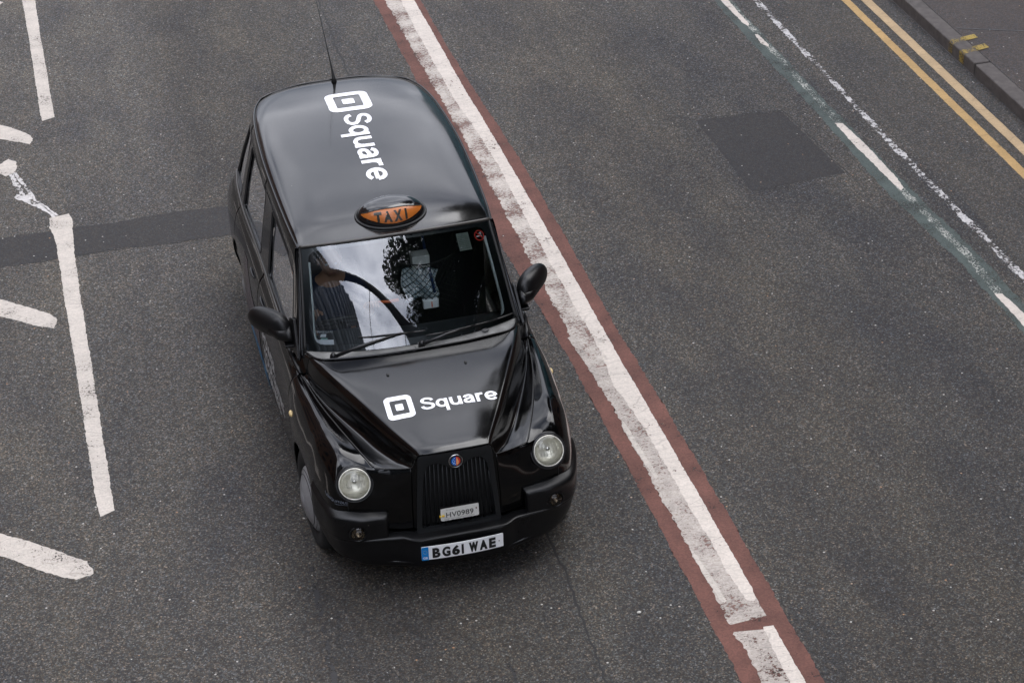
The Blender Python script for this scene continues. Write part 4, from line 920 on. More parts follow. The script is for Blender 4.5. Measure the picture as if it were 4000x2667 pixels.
# ---- registration plate
def rp(a, b, d=0):
    x = -.26+.52*a; return Vector((x, -.008+.016*(abs(x)/.26)**2-.006*(b-.5)-d+.0, .293+.104*b))
pl = rrect(0, 1, 0, 1, .03)
reg = orient(sheet('number_plate', pl, [], lambda a, b: rp(a, b, .014), .05, PLATEW, bump, .004, -1, False), (0, -1, 0))
par(sheet('country_band', [(.0, .01), (.083, .0), (.083, 1), (.0, .99)], [], lambda a, b: rp(a, b, .0190), .05, BLUE, None, 0, 0, False), reg)
def seg(s, x0, x1, b=.022, y0=.13, y1=.87): text('plate_letters', s, lambda a, c: rp(x0+(x1-x0)*a, y0+(y1-y0)*c, .0195), BLACKTXT, reg, b, 1)
chars = [('B', .128, .222, .05), ('G', .246, .344, .05), ('6', .364, .458, .05), ('I', .480, .507, .02), ('W', .570, .684, .085), ('A', .700, .798, .075), ('E', .818, .902, .055)]
for ch, a, b, bo in chars: seg(ch, a, b, bo)
text('country_letters', 'GB', lambda a, c: rp(.014+.056*a, .10+.17*c, .0198), WHITE, reg, .03, 0)
for k in range(12):
    q = 2*math.pi*k/12; par(ell('star', rp(.042+.022*math.cos(q), .62+.13*math.sin(q), .0195), (.0016, .0008, .0016), mat('star_gold', (.5, .5, .2), .4) if 'star_gold' not in bpy.data.materials else bpy.data.materials['star_gold'], None, nu=6, nv=4), reg)
par(ell('plate_screw', rp(.945, .52, .018), (.0035, .003, .0035), bpy.data.materials['rust']), reg)

# ---- roof sign
def rz(x, y): return RV.ray_cast(Vector((x, y, 3)), Vector((0, 0, -1)))[0].z
SC = Vector((0.005, 1.865, rz(0, 1.87)-.004)); SA, SB, SH = .226, .150, .104
def sg(ph, th, k=1.0, dz=0):
    """ flattened dome; ph round the base, th 0 (rim) .. pi/2 (top) """
    r = math.cos(th)**.62; x = SA*k*r*math.cos(ph); y = SB*k*r*math.sin(ph)
    return Vector((SC.x+x, SC.y+y, max(rz(SC.x+x, SC.y+y) if th < .05 else -9, SC.z+SH*k*math.sin(th)**.9+dz-.02*(1-math.sin(th)))))
V, F = [], []
nph, nth = 64, 16
for i in range(nth+1):
    for j in range(nph): V.append(sg(2*math.pi*j/nph, math.pi/2*i/nth))
for i in range(nth):
    for j in range(nph): F.append((i*nph+j, i*nph+(j+1) % nph, (i+1)*nph+(j+1) % nph, (i+1)*nph+j))
sign = raw('roof_sign', V, F, mat('sign_black', (.005, .005, .006), .10, spec=.6, coat=.3), taxi)
ring = [sg(2*math.pi*j/nph, .02, 1.03, -.0) for j in range(nph)]
tube('sign_gasket', [Vector((p.x, p.y, rz(p.x, p.y)+.004)) for p in ring], .009, RUBBER, sign, 8, True)
SV = BVHTree.FromPolygons(V, F)
# amber face: cut plane across the front of the dome
def amb(a, b, d=.0):
    """ a -1..1 across, b 0..1 up the front """
    x = a*.205; z0 = SC.z+.004+.014*a*a; z1 = SC.z+.092-.046*abs(a)**2.6; zz = z0+(z1-z0)*b
    h = SV.ray_cast(Vector((SC.x+x, SC.y-1, zz)), Vector((0, 1, 0)))
    p = h[0] if h[0] else Vector((SC.x+x, SC.y-.05, zz)); return p+Vector((0, -.004-d, .001+d*.5))
ap = [(math.cos(t)*1.0, .5+.5*math.sin(t)*(1 if math.sin(t) < 0 else .98)) for t in np.linspace(0, 2*math.pi, 49)[:-1]]
ap = [(x, (.02+.98*(1-math.sqrt(max(0, 1-x*x))))*.62) if False else (x, y) for x, y in ap]
face = [(x, (1-math.sqrt(max(0, 1-x*x)))*.80+.0) for x in np.linspace(-1, 1, 41)]+[(x, .97) for x in np.linspace(.985, -.985, 41)]
face = [(x*.99, min(y, .97)) for x, y in face]
af = sheet('amber_face', face, [], lambda a, b: amb(a, b), .05, ORANGE, sign)
for ch, a, b in (('T', -.62, -.38), ('A', -.33, -.06), ('X', .0, .27), ('I', .37, .44)):
    V2, F2 = text_vf(ch, .06, 1); par(raw('sign_letter', [amb(a+(b-a)*v[0], .13+.74*v[1], .002) for v in V2], F2, mat('sign_grey', (.02, .02, .016), .3) if 'sign_grey' not in bpy.data.materials else bpy.data.materials['sign_grey'], None, False), af)
tube('amber_trim', [amb(x, .99, .001) for x in np.linspace(-.97, .97, 40)], .0035, RUBBER, sign, 6)

# ---- white lettering on roof and bonnet, drawn as even strokes
GL = {'S': (.70, [[(.585,.72),(.53,.84),(.43,.905),(.31,.92),(.19,.88),(.125,.79),(.125,.68),(.20,.59),(.34,.525),(.48,.46),(.57,.36),(.57,.22),(.49,.12),(.35,.08),(.21,.10),(.11,.18),(.07,.30)]]),
      'q': (.66, [[(.29+.205*math.cos(t), .355+.275*math.sin(t)) for t in np.linspace(.35, 2*math.pi+.35, 19)], [(.50,.70),(.50,.2),(.50,-.33)]]),
      'u': (.64, [[(.09,.70),(.09,.45),(.09,.28),(.14,.14),(.26,.075),(.38,.11),(.47,.22),(.49,.32)], [(.50,.70),(.50,.35),(.50,0)]]),
      'a': (.60, [[(.09,.50),(.15,.60),(.27,.64),(.38,.60),(.43,.49),(.44,.30),(.44,0)], [(.43,.39),(.27,.375),(.14,.32),(.085,.21),(.12,.11),(.22,.07),(.34,.10),(.43,.21)]]),
      'r': (.44, [[(.09,.70),(.09,.35),(.09,0)], [(.09,.38),(.13,.53),(.23,.62),(.37,.63)]]),
      'e': (.60, [[(.08,.355),(.30,.355),(.52,.355)], [(.52,.36),(.49,.52),(.40,.62),(.29,.645),(.17,.60),(.09,.48),(.08,.33),(.13,.17),(.24,.08),(.37,.08),(.49,.17)]])}
def strokes(nm, word, f, m, parent, w=.155):
    tot = sum(GL[c][0] for c in word)-.06; V = []; F = []; x0 = 0; lay = 0
    for c in word:
        for pl in GL[c][1]:
            k = (len(pl)-1)*(5 if len(pl) > 3 else 10)+1; P = crv(np.array(pl), np.linspace(0, len(pl)-1, k)); b = len(V); lay += 1
            for i in range(k):
                d = P[min(i+1, k-1)]-P[max(i-1, 0)]; d /= np.hypot(*d); n_ = np.array([-d[1], d[0]])*w/2
                for t in (1, .33, -.33, -1):
                    p = P[i]+n_*t; V.append(f((p[0]+x0)/tot, (p[1]+.33)/1.33, .0018+.00025*(lay % 4)))
            F += [(b+4*i+j, b+4*i+j+1, b+4*i+j+5, b+4*i+j+4) for i in range(k-1) for j in range(3)]
        x0 += GL[c][0]
    return raw(nm, V, F, m, parent, False)
def onroof(x, y, d=.0025): h = RV.ray_cast(Vector((x, y, 3)), Vector((0, 0, -1))); return h[0]+h[1]*(d if h[1].z > 0 else -d)
def onbon(x, y, d=.0022): h = BV.ray_cast(Vector((x, y, 3)), Vector((0, 0, -1))); return h[0]+h[1]*(d if h[1].z > 0 else -d)
def logo(nm, x0, x1, y0, y1, f, parent, m, step):
    cx, cy, a, b = (x0+x1)/2, (y0+y1)/2, (x1-x0)/2, (y1-y0)/2
    o_ = rrect(x0, x1, y0, y1, min(a, b)*.42, 6); i_ = rrect(cx-a*.62, cx+a*.62, cy-b*.62, cy+b*.62, min(a, b)*.10, 3)
    lg = sheet(nm, o_, [i_], f, step, m, parent, 0, 0, False)
    V, F = sheet_vf(rrect(cx-a*.28, cx+a*.28, cy-b*.28, cy+b*.28, min(a, b)*.08, 3), [], f, step); par(raw('logo_centre', V, F, m, None, False), lg)
    return lg
logo('roof_logo', -.130, .185, 3.405, 3.765, onroof, roof, WHITE, .03)
strokes('roof_lettering', 'Square', lambda a, b, d: onroof(-.125+.262*b, 3.345-1.045*a, d), WHITE, roof)
logo('bonnet_logo', -.332, -.158, .405, .620, onbon, bonnet, WHITE, .02)
strokes('bonnet_lettering', 'Square', lambda a, b, d: onbon(-.115+.480*a, .410+.150*b, d), WHITE, bonnet)
# grey lettering and blue graphic on the door
fd, fdv = SIDEG['front_door']; rd, rdv = SIDEG['rear_door']
def onside(y, z, d=.0025, x=-2):
    for t_ in (fdv, rdv, SIDEG['wing'][1]):
        h = t_.ray_cast(Vector((x, y, z)), Vector((1, 0, 0)))
        if h[0]: return h[0]+Vector((-d, 0, 0))
    return Vector((-.87-d, y, z))
for s_, y0, y1, z0, z1 in (('POWER', 2.45, 1.92, .58, .685), ('YOUR ENTIRE', 2.45, 1.60, .45, .55), ('BUSINESS', 2.48, 1.83, .325, .42)):
    text('door_lettering', s_, lambda a, b: onside(y0+(y1-y0)*a, z0+(z1-z0)*b, .001), GREYTXT, fd, .012, 1)
V, F = sheet_vf([(2.60, .255), (2.60, .36), (2.5, .34), (2.3, .27), (2.28, .255)], [], lambda a, b: onside(a, b, .002), .05); raw('blue_graphic', V, F, BLUEV, fd)
V, F = sheet_vf([(2.63, .36), (3.28, .36), (3.25, .88), (3.1, .88), (2.9, .70), (2.63, .62)], [], lambda a, b: onside(a, b, .002), .05); raw('dusky_graphic', V, F, mat('dusky_vinyl', (.05, .035, .045), .22, var=.7, vscale=2), rd)
V, F = sheet_vf([(2.63, .27), (3.32, .27), (3.3, .36), (2.63, .36)], [], lambda a, b: onside(a, b, .002), .05); raw('blue_graphic', V, F, BLUEV, rd)
# small lettering on the front corner of the wing
wv = SIDEG['wing'][1]
def oncorner(a, b):
    # along the lower front corner, following the bumper seam
    q = .02+a; P = crv(ST, [4.35-1.15*a])[0]; D = crv(P, [3.0+.62*(1-b)])[0]+np.array([0, -.0025, .0]); return Vector((-D[0]-.0015, D[1], D[2]))
text('wing_lettering', 'UBIQUITOUS', lambda a, b: oncorner(a, .30+.35*b), mat('pale_vinyl', (.16, .18, .22), .4), wing if False else SIDEG['wing'][0], .01, 1)
V, F = sheet_vf([(.45, .12), (1, .12), (1, .17), (.45, .17)], [], oncorner, .1); raw('lettering_underline', V, F, bpy.data.materials['pale_vinyl'], SIDEG['wing'][0])

# ---- mirrors
def mirror_part(s):
    ax = Vector((s*.66, .75, .02)).normalized(); up = Vector((0, .10, 1)).normalized(); up = (up-ax*up.dot(ax)).normalized(); sd = ax.cross(up)
    c0 = Vector((s*.822, 1.545, 1.195))
    prof = [(-.07, .018, .014, -.02), (-.045, .058, .040, -.012), (0, .078, .058, 0), (.06, .086, .066, .004), (.13, .085, .066, .006), (.20, .074, .056, .006), (.25, .052, .038, .004), (.275, .024, .018, .002), (.282, .002, .002, .002)]
    P = crv(np.array(prof), np.linspace(0, len(prof)-1, 40)); V = []; F = []; k = 28
    for t, h, d, dz in P:
        h *= 1.06; d *= 1.06
        for j in range(k):
            q = 2*math.pi*j/k; V.append(c0+ax*t+up*(abs(h)*math.sin(q)+dz)+sd*(abs(d)*math.cos(q)))
    for i in range(len(P)-1):
        for j in range(k): F.append((i*k+j, i*k+(j+1) % k, (i+1)*k+(j+1) % k, (i+1)*k+j))
    F.append(tuple(range(k)))
    mo = raw('door_mirror', V, F, PLAST, taxi)
    A = [Vector((s*.765, 1.48, 1.165)), Vector((s*.79, 1.485, 1.158)), Vector((s*.83, 1.51, 1.16)), Vector((s*.875, 1.565, 1.18))]
    tube('mirror_arm', A, [.055, .046, .044, .05], PLAST, mo, 16)
    par(box('mirror_foot', min(s*.752, s*.822), max(s*.752, s*.822), 1.430, 1.50, 1.092, 1.112, PLAST, None, .006), mo)
    # triangular sail panel the arm is bolted to
    V = [gpt(a, b, d_, s) for a, b, d_ in ((.55, .02, -.012), (1.55, .02, -.012), (1.30, .34, -.012), (.95, .40, -.012))]
    o = raw('sail_panel', V, [(0, 1, 2, 3)], PLAST, mo, False); solid(o, .02, 0); bevel(o, .004)
mirror_part(-1); mirror_part(1)
# ---- aerial
ab = Vector((0, 4.06, rz(0, 4.06)))
ae = tube('aerial', [ab+Vector((0, 0, -.005)), ab+Vector((0, .004, .03)), ab+Vector((-.004, .022, .09)), ab+Vector((-.012, .06, .18)), ab+Vector((-.035, .16, .42)), ab+Vector((-.075, .31, .82))], [.024, .013, .0075, .004, .0022, .0016], RUBBER, roof, 10)

# ---- wheels
def make_wheel(x, y, steer, s):
    rot = Matrix.Rotation(steer, 3, 'Z'); ax = rot @ Vector((s, 0, 0)); c = Vector((x, y, WZ))
    wh = lathe('wheel', [(.205, -.09), (.30, -.095), (.325, -.085), (.335, -.06), (.335, .055), (.327, .080), (.300, .092), (.245, .088), (.215, .070)], c, ax, TYRE, taxi, 56)
    par(lathe('hub_cap', [(.216, .060), (.214, .078), (.200, .092), (.165, .104), (.120, .124), (.075, .134), (.055, .134), (.048, .140), (.001, .142)], c, ax, SILVER, None, 48), wh)
    r0 = ax.cross(Vector((0, 0, 1))).normalized()
    e1 = ax.cross(Vector((0, 0, 1))).normalized()
    for rr, hh in ((.168, .104), (.196, .0945)):
        par(tube('cover_groove', [c+(e1*math.cos(q)+Vector((0, 0, 1))*math.sin(q))*rr+ax*hh for q in np.linspace(0, 2*math.pi, 49)[:-1]], .0022, RUBBER, None, 5, True), wh)
    d = (e1*math.cos(4.3)+Vector((0, 0, 1))*math.sin(4.3)); par(ell('valve_opening', c+d*.183+ax*.099, (.012, .018, .018), RUBBER, None, nu=12, nv=8), wh)
make_wheel(-.742, .80, R(5), -1); make_wheel(.742, .80, R(5), 1)
make_wheel(-.742, 3.69, 0, -1); make_wheel(.742, 3.69, 0, 1)
# ---- underside, so no light leaks through
box('underbody', -.66, .66, .22, 4.40, .20, .30, RUBBER, taxi, 0)
box('bulkhead', -.60, .60, 1.17, 1.20, .30, .90, CABIN, taxi, 0)

# ---- cabin
dash = surf([[(-.62,1.30,1.06),(-.4,1.25,1.075),(0,1.22,1.08),(.4,1.25,1.075),(.62,1.30,1.06)],
             [(-.68,1.42,1.065),(-.4,1.38,1.085),(0,1.36,1.085),(.4,1.38,1.085),(.68,1.42,1.065)],
             [(-.74,1.55,1.06),(-.4,1.56,1.09),(0,1.52,1.07),(.4,1.52,1.07),(.74,1.55,1.06)],
             [(-.74,1.60,.98),(-.4,1.62,1.0),(0,1.57,.98),(.4,1.56,.98),(.74,1.60,.98)],
             [(-.74,1.60,.62),(-.4,1.61,.62),(0,1.57,.60),(.4,1.56,.60),(.74,1.60,.62)]], 24, 40)
db = grid('dashboard', dash, DASH, taxi)
for x0, x1 in ((-.50, -.20), (.27, .55)):
    tube('demister_vent', [Vector((p[0], p[1], 1.096)) for p in rrect(x0, x1, 1.275, 1.315, .019, 5)], .003, DKGREY, db, 6, True)
box('cabin_floor', -.76, .76, 1.2, 4.4, .33, .36, CABIN, taxi)
box('partition', -.74, .74, 2.46, 2.49, .35, 1.25, CABIN, taxi)
box('rear_bench', -.66, .66, 3.55, 4.1, .36, .76, CABIN, taxi, .05)
box('bench_back', -.66, .66, 4.0, 4.15, .76, 1.25, CABIN, taxi, .05)
box('headlining', -.60, .60, 1.75, 4.0, 1.635, 1.648, mat('headlining_cloth', (.05, .05, .05), .9), taxi)
seat = box('driver_seat', -.64, -.16, 1.95, 2.36, .48, .62, CABIN, taxi, .05)
par(box('seat_back', -.63, -.17, 2.30, 2.42, .58, 1.16, CABIN, None, .05), seat); par(box('headrest', -.50, -.30, 2.33, 2.41, 1.19, 1.36, CABIN, None, .03), seat)
sc_ = Vector((-.40, 1.78, 1.02)); sa = Vector((0, .62, .78)).normalized(); s0 = Vector((1, 0, 0)); s1 = sa.cross(s0)
sw = tube('steering_wheel', [sc_+(s0*math.cos(q)+s1*math.sin(q))*.19 for q in np.linspace(0, 2*math.pi, 41)[:-1]], .014, RUBBER, taxi, 8, True)
for q in (.1, 3.04, 4.71): par(tube('wheel_spoke', [sc_, sc_+(s0*math.cos(q)+s1*math.sin(q))*.19], .014, RUBBER, None, 8), sw)
par(tube('steering_column', [sc_, sc_-sa*.25], .03, RUBBER, None, 10), sw)
#PEOPLE
def skin_obj(name, verts, edges, radii, m, parent=None, sub=2, root=0):
    bm = bmesh.new(); ly = bm.verts.layers.skin.verify(); vs = [bm.verts.new(v) for v in verts]
    for a, b in edges: bm.edges.new((vs[a], vs[b]))
    for i, r in enumerate(radii):
        k = vs[i][ly]; k.radius = (r, r) if not hasattr(r, '__len__') else r; k.use_root = (i == root)
    me = bpy.data.meshes.new(name); bm.to_mesh(me); bm.free(); o = link(name, me, m, parent, False)
    k = o.modifiers.new('skin', 'SKIN'); k.use_smooth_shade = True
    k = o.modifiers.new('sub', 'SUBSURF'); k.levels = sub; k.render_levels = sub
    return o
# the driver, seated behind the wheel, both hands up on it
dr = thing('person', 'driver in a navy top with both hands up at the steering wheel', 'person', (-.41, 2.12, .62))
HC = Vector((-.41, 2.02, 1.372))
Vb = [(-.41, 2.17, .68), (-.41, 2.19, .84), (-.41, 2.17, 1.0), (-.41, 2.13, 1.13), (-.41, 2.09, 1.22), (-.41, 2.06, 1.28),
      (-.59, 2.14, 1.10), (-.65, 1.97, .92), (-.60, 1.79, 1.06), (-.575, 1.745, 1.13),
      (-.23, 2.14, 1.10), (-.17, 1.97, .93), (-.20, 1.80, 1.06), (-.205, 1.745, 1.13),
      (-.50, 2.12, .66), (-.50, 1.78, .66), (-.50, 1.62, .42), (-.32, 2.12, .66), (-.32, 1.78, .66), (-.32, 1.60, .42)]
Eb = [(0, 1), (1, 2), (2, 3), (3, 4), (4, 5), (3, 6), (6, 7), (7, 8), (8, 9), (3, 10), (10, 11), (11, 12), (12, 13), (0, 14), (14, 15), (15, 16), (0, 17), (17, 18), (18, 19)]
rb = [(.15, .11), (.15, .11), (.17, .12), (.15, .10), .062, .055, .065, .045, .034, .026, .065, .045, .034, .026, .085, .062, .045, .085, .062, .045]
body = skin_obj('body', Vb, Eb, rb, SKIN, dr)
iv = [0, 1, 2, 3, 4, 6, 7, 8, 9, 10, 11, 12, 13]; mp_ = {a: b for b, a in enumerate(iv)}
jk = skin_obj('jacket', [Vb[i] for i in iv if i not in (9, 13)], [(mp_[a]-(mp_[a] > 8), mp_[b]-(mp_[b] > 8)) for a, b in Eb if a in mp_ and b in mp_ and 9 not in (a, b) and 13 not in (a, b)],
              [(.17, .13), (.17, .13), (.19, .14), (.17, .12), .085, .085, .062, .046, .085, .062, .046], NAVY, dr)
# head with face
V, F = [], []
nu, nv = 28, 22
for i in range(nv+1):
    th = math.pi*i/nv
    for j in range(nu):
        ph = 2*math.pi*j/nu; x = math.sin(th)*math.cos(ph); y = math.sin(th)*math.sin(ph); z = math.cos(th)
        px, py, pz = .075*x, .097*y, .118*z
        if z < 0: px *= 1-.28*(-z); py *= 1-.10*(-z)
        if y < 0:
            py *= .93
            py -= .020*math.exp(-((x/.16)**2+((z+.05)/.20)**2))      # nose
            py += .010*math.exp(-(((abs(x)-.42)/.16)**2+((z-.08)/.13)**2))  # eye sockets
            py -= .006*math.exp(-((x/.35)**2+((z+.45)/.10)**2))      # lips
            py -= .010*math.exp(-((x/.35)**2+((z+.85)/.18)**2))      # chin
        V.append(HC+Vector((px, py, pz)))
for i in range(nv):
    for j in range(nu): F.append((i*nu+j, i*nu+(j+1) % nu, (i+1)*nu+(j+1) % nu, (i+1)*nu+j))
raw('head', V, F, SKIN, dr)
for s in (-1, 1):
    ell('ear', HC+Vector((s*.076, .008, -.005)), (.010, .018, .030), SKIN, dr, nu=12, nv=8)
    ell('eye', HC+Vector((s*.030, -.078, .010)), (.012, .010, .009), mat('eye_white', (.7, .7, .7), .3) if 'eye_white' not in bpy.data.materials else bpy.data.materials['eye_white'], dr, nu=12, nv=8)
tube('mouth', [HC+Vector((x, -.096+abs(x)*.25, -.054)) for x in np.linspace(-.022, .022, 7)], .0035, mat('lip', (.30, .12, .10), .5), dr, 6)
ell('hair', HC+Vector((0, .022, .028)), (.079, .092, .098), HAIR, dr)
def hand(w, s, held=None):
    w = Vector(w); fwd = Vector((s*-.12, -.75, .55)).normalized(); sd = Vector((1, 0, 0)); up = sd.cross(fwd).normalized()
    if up.z < 0: up = -up
    Vh = [w, w+fwd*.045, w+fwd*.080]; Eh = [(0, 1), (1, 2)]; rh = [.024, (.034, .017), (.036, .016)]
    for k, (off, ln) in enumerate(((-.028, .062), (-.010, .072), (.009, .067), (.027, .052))):
        b = w+fwd*.088+sd*off; i = len(Vh)
        Vh += [b, b+fwd*ln*.42+up*.006, b+fwd*ln*.72-up*.016, b+fwd*ln*.78-up*.040]; Eh += [(2, i), (i, i+1), (i+1, i+2), (i+2, i+3)]; rh += [.0100, .0092, .0086, .0075]
    i = len(Vh); Vh += [w+fwd*.030-sd*s*.030*-1, w+fwd*.055+sd*s*.050-up*.012, w+fwd*.078+sd*s*.052-up*.026]; Eh += [(1, i), (i, i+1), (i+1, i+2)]; rh += [.013, .0105, .009]
    return skin_obj('hand', [tuple(v) for v in Vh], Eh, rh, SKIN, dr, 1)
hand((-.575, 1.745, 1.14), 1); hand((-.205, 1.745, 1.14), -1)
pen = tube('red_pen', [(-.185, 1.67, 1.20), (-.10, 1.655, 1.195), (-.045, 1.645, 1.20), (-.02, 1.64, 1.205)], [.006, .011, .012, .010], ORED, None, 10)
tag(pen, 'short red tube held at the steering wheel by the driver', 'pen')

# ---- luggage net hanging beside the driver with its contents
net = thing('luggage_net', 'black diamond-mesh net hanging beside the driver behind the windscreen', 'net', (.20, 1.86, 1.0))
def nt_(a, b):
    return Vector((.06+.36*a-.05*b*(1-a), 1.86-.09*math.sin(math.pi*min(1, max(0, a)))*math.sin(math.pi*b*.9), .97+.40*b-.04*math.sin(math.pi*a)))
cords = []
for k in range(-9, 10):
    for sgn in (1, -1):
        P = []
        for t in np.linspace(0, 1, 26):
            a = (k/9+t*.95) if sgn > 0 else (k/9+1-t*.95)
            if 0 <= a <= 1: P.append(nt_(a, t))
        if len(P) > 2: cords.append(tube_vf(P, .0024, 4))
multi('mesh', cords, mat('net_cord', (.008, .01, .008), .8), net)
tube('rim_cord', [nt_(a, 1) for a in np.linspace(0, 1, 14)], .005, RUBBER, net, 6)
CLOTH = mat('checked_cloth', (.84, .90, .93), .8, var=.15, vscale=12)
Gk = np.array([[(.055+.235*a+.012*math.sin(b*7), 1.90-.025*math.sin(a*9+b*4)-.02*math.sin(math.pi*b), 1.02+.245*b+.02*math.sin(a*5)) for a in np.linspace(0, 1, 24)] for b in np.linspace(0, 1, 20)])
cl = grid('checked_cloth', Gk, CLOTH, None, thick=.006); tag(cl, 'crumpled white cloth with pale blue checks inside the black net', 'cloth')
ck = [tube_vf([Vector(Gk[i, j])+Vector((0, -.004, 0)) for j in range(24)], .0022, 4) for i in range(1, 20, 3)]+[tube_vf([Vector(Gk[i, j])+Vector((0, -.004, 0)) for i in range(20)], .0022, 4) for j in range(1, 24, 3)]
multi('check_lines', ck, mat('check_blue', (.20, .34, .42), .8), cl)
bx_ = box('white_box', .125, .245, 1.86, 1.95, 1.29, 1.385, mat('box_card', (.74, .75, .70), .7, var=.1), None, .006); tag(bx_, 'off-white box sitting on top of the black luggage net', 'box')
b2 = box('small_carton', .165, .27, 1.76, 1.80, 1.03, 1.09, mat('carton_white', (.85, .87, .88), .7), None, .004); tag(b2, 'small white carton with an orange edge low in the net', 'carton')
par(box('orange_edge', .218, .226, 1.757, 1.76, 1.04, 1.08, ORED), b2)
tube('grab_strap', [(.225, 2.06, 1.60), (.235, 2.02, 1.42), (.25, 1.90, 1.22), (.262, 1.84, 1.10)], .010, mat('strap_blue', (.005, .035, .13), .6), taxi, 6)

# ================================================================== round about: what the paint and glass mirror
BR = mat('brown_brick', (.16, .085, .055), .85, var=.25, vscale=1.2, bump=.3, bscale=12)
WG = mat('window_glass', (.02, .025, .03), .08)
ST_ = mat('pale_stone', (.32, .29, .25), .8, var=.15, vscale=2)
def building(label, cat, x0, x1, y0, y1, h, m, face, group=None, floor=3.4, bay=3.2, name='brick_building'):
    b = thing(name, label, cat, ((x0+x1)/2, (y0+y1)/2, 0), group)
    box('wall', x0, x1, y0, y1, .0 if x1 < 0 else .13, h, m, b)
    box('roof', x0-.3, x1+.3, y0-.3, y1+.3, h, h+.5, ST_, b)
    n_ = int((h-1)/floor)
    ax = 'x' if face in ('+x', '-x') else 'y'
    L0, L1 = (y0, y1) if ax == 'x' else (x0, x1); k = int((L1-L0)/bay)
    for i in range(n_):
        parts = []
        for j in range(k):
            a = L0+(j+.5)*(L1-L0)/k; z = 1.2+i*floor; d = .06
            if face == '+x': parts.append(box_vf(x1, x1+d, a-.75, a+.75, z, z+1.8))
            elif face == '-x': parts.append(box_vf(x0-d, x0, a-.75, a+.75, z, z+1.8))
            elif face == '+y': parts.append(box_vf(a-.75, a+.75, y1, y1+d, z, z+1.8))
        if parts: multi('window_row', parts, WG, b, False)
    return b
building('long brown brick block along the left side of the street', 'building', -34, -15, -4, 30, 21, BR, '+x', 'brick buildings lining the street')
building('brown brick block farther along the left side of the street', 'building', -36, -20, 34, 80, 17, BR, '+x', 'brick buildings lining the street')
building('low brick terrace behind the right pavement', 'building', 15, 30, -30, 16, 13, BR, '-x', 'brick buildings lining the street')
building('blue-green panelled block behind the right pavement', 'building', 16, 34, 20, 52, 15, mat('teal_panel', (.10, .26, .30), .4, var=.1), '-x', name='panelled_building')
tw = thing('office_tower', 'tall dark glass tower with upright ribs behind the footbridge', 'tower', (-52, -46, 0))
box('glass_wall', -84, -20.5, -58, -34, 0, 66, mat('tower_glass', (.035, .045, .052), .12), tw)
fins = []
for k in range(18): fins.append(box_vf(-83.5+k*3.6, -82.7+k*3.6, -34, -33.3, 0, 66))
for k in range(7): fins.append(box_vf(-20.5, -19.9, -58+k*3.6, -57.3+k*3.6, 0, 66))
multi('fins', fins, mat('fin_grey', (.16, .18, .20), .4), tw, False)
# footbridge the picture is taken from, with its arch and hangers
fb = thing('footbridge', 'arched footbridge over the road with thin hangers', 'bridge', (0, -11.5, 0))
BRG = mat('bridge_steel', (.014, .015, .018), .5)
box('deck', -30, 30, -13.2, -10.05, 6.1, 6.45, mat('deck_concrete', (.20, .20, .19), .8, var=.1), fb)
arc = crv([(-17.5, -10.9, 6.45), (-14, -10.9, 10.6), (-10.6, -10.9, 14.6), (-7.8, -10.9, 17.0), (-5.4, -10.9, 18.1), (-3.2, -10.9, 18.2), (-1.3, -10.9, 17.0), (.2, -10.9, 14.9), (1.6, -10.9, 12.5), (2.9, -10.9, 11.3), (4.6, -10.9, 10.4), (8, -10.9, 8.4), (11, -10.9, 6.45)], np.linspace(0, 12, 70))
tube('arch', arc, .40, BRG, fb, 14)
for a, b in (((-5.3, -10.9, 17.9), (-8.2, -10.9, 6.45)), ((-1.5, -10.9, 16.9), (-4.4, -10.9, 6.45)), ((1.55, -10.9, 12.4), (-.3, -10.9, 6.45)), ((-9.6, -10.9, 15.2), (-11.6, -10.9, 6.45))):
    tube('hanger', [a, b], .035, BRG, fb, 6)
tube('handrail', [(-30, -10.1, 7.35), (30, -10.1, 7.35)], .03, BRG, fb, 6)
for x in range(-28, 29, 4): tube('rail_post', [(x, -10.12, 6.45), (x, -10.12, 7.35)], .025, BRG, fb, 6)

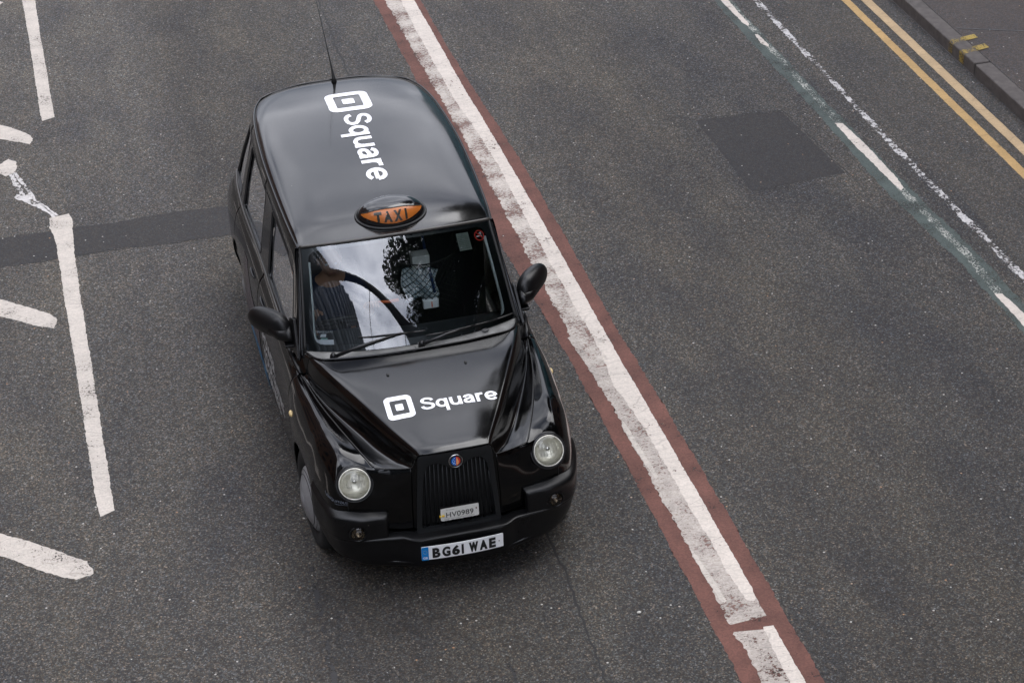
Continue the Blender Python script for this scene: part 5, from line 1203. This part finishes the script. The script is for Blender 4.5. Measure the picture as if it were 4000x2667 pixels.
LEAF = mat('foliage', (.035, .055, .02), .6, var=.5, vscale=.6); BARK = mat('bark', (.06, .045, .035), .9, bump=.6, bscale=8)
def tree(x, y, h, cr_, label, n=9000, sd=1, z0=.12, ls=1, lean=(0, 0)):
    r = np.random.RandomState(sd); t = thing('street_tree', label, 'tree', (x, y, z0), 'leafy trees beside the street'); tx, ty = x+lean[0], y+lean[1]
    top = h-cr_
    parts = [tube_vf([(x, y, z0-.1), (x+.1, y, h*.3), (tx-.1, ty+.1, top)], [.32, .24, .14], 10)]
    cl = []
    for k in range(34):
        d = r.normal(size=3); d /= np.linalg.norm(d); d[2] = d[2]*.8; rad = cr_*(.08+.87*r.rand()**.7)
        c = np.array([tx, ty, top])+d*rad*np.array([1, 1, .95]); cl.append((c, cr_*(.22+.2*r.rand())))
        if d[2] > -.5: parts.append(tube_vf([(tx, ty, top-cr_*.5), tuple((np.array([tx, ty, top-cr_*.4])+c)/2+r.normal(size=3)*.2), tuple(c)], [.09, .055, .02], 6))
    multi('trunk', parts, BARK, t)
    V = []; F = []
    for i in range(n):
        c, rr = cl[r.randint(len(cl))]; d = r.normal(size=3); d /= np.linalg.norm(d); p = c+d*rr*r.rand()**.45
        a = r.normal(size=3); a /= np.linalg.norm(a); b = np.cross(a, r.normal(size=3)); b /= np.linalg.norm(b); s = (.13+.15*r.rand())*ls; k = len(V)
        V += [p-a*s, p-b*s*.6, p+a*s, p+b*s*.6]; F.append((k, k+1, k+2, k+3))
    raw('crown', V, F, LEAF, t, False)
pb = ell('pebble', (.98, -.53, .007), (.014, .010, .007), mat('pale_stone_chip', (.50, .48, .44), .8), None, nu=14, nv=8); tag(pb, 'pale loose stone lying on the asphalt in front of the taxi', 'stone')
tree(9.3, -9.8, 22.5, 7.2, 'big leafy tree beside the footbridge on the right pavement', 90000, 3, ls=.72)
tree(13.5, -5.0, 13.5, 4.8, 'middling leafy tree on the right pavement just beyond the footbridge', 26000, 5, ls=.9)
tree(10.2, 11.5, 15.5, 3.4, 'smaller leafy tree leaning over the road behind the taxi', 14000, 8, ls=.9, lean=(-2.6, -.8))
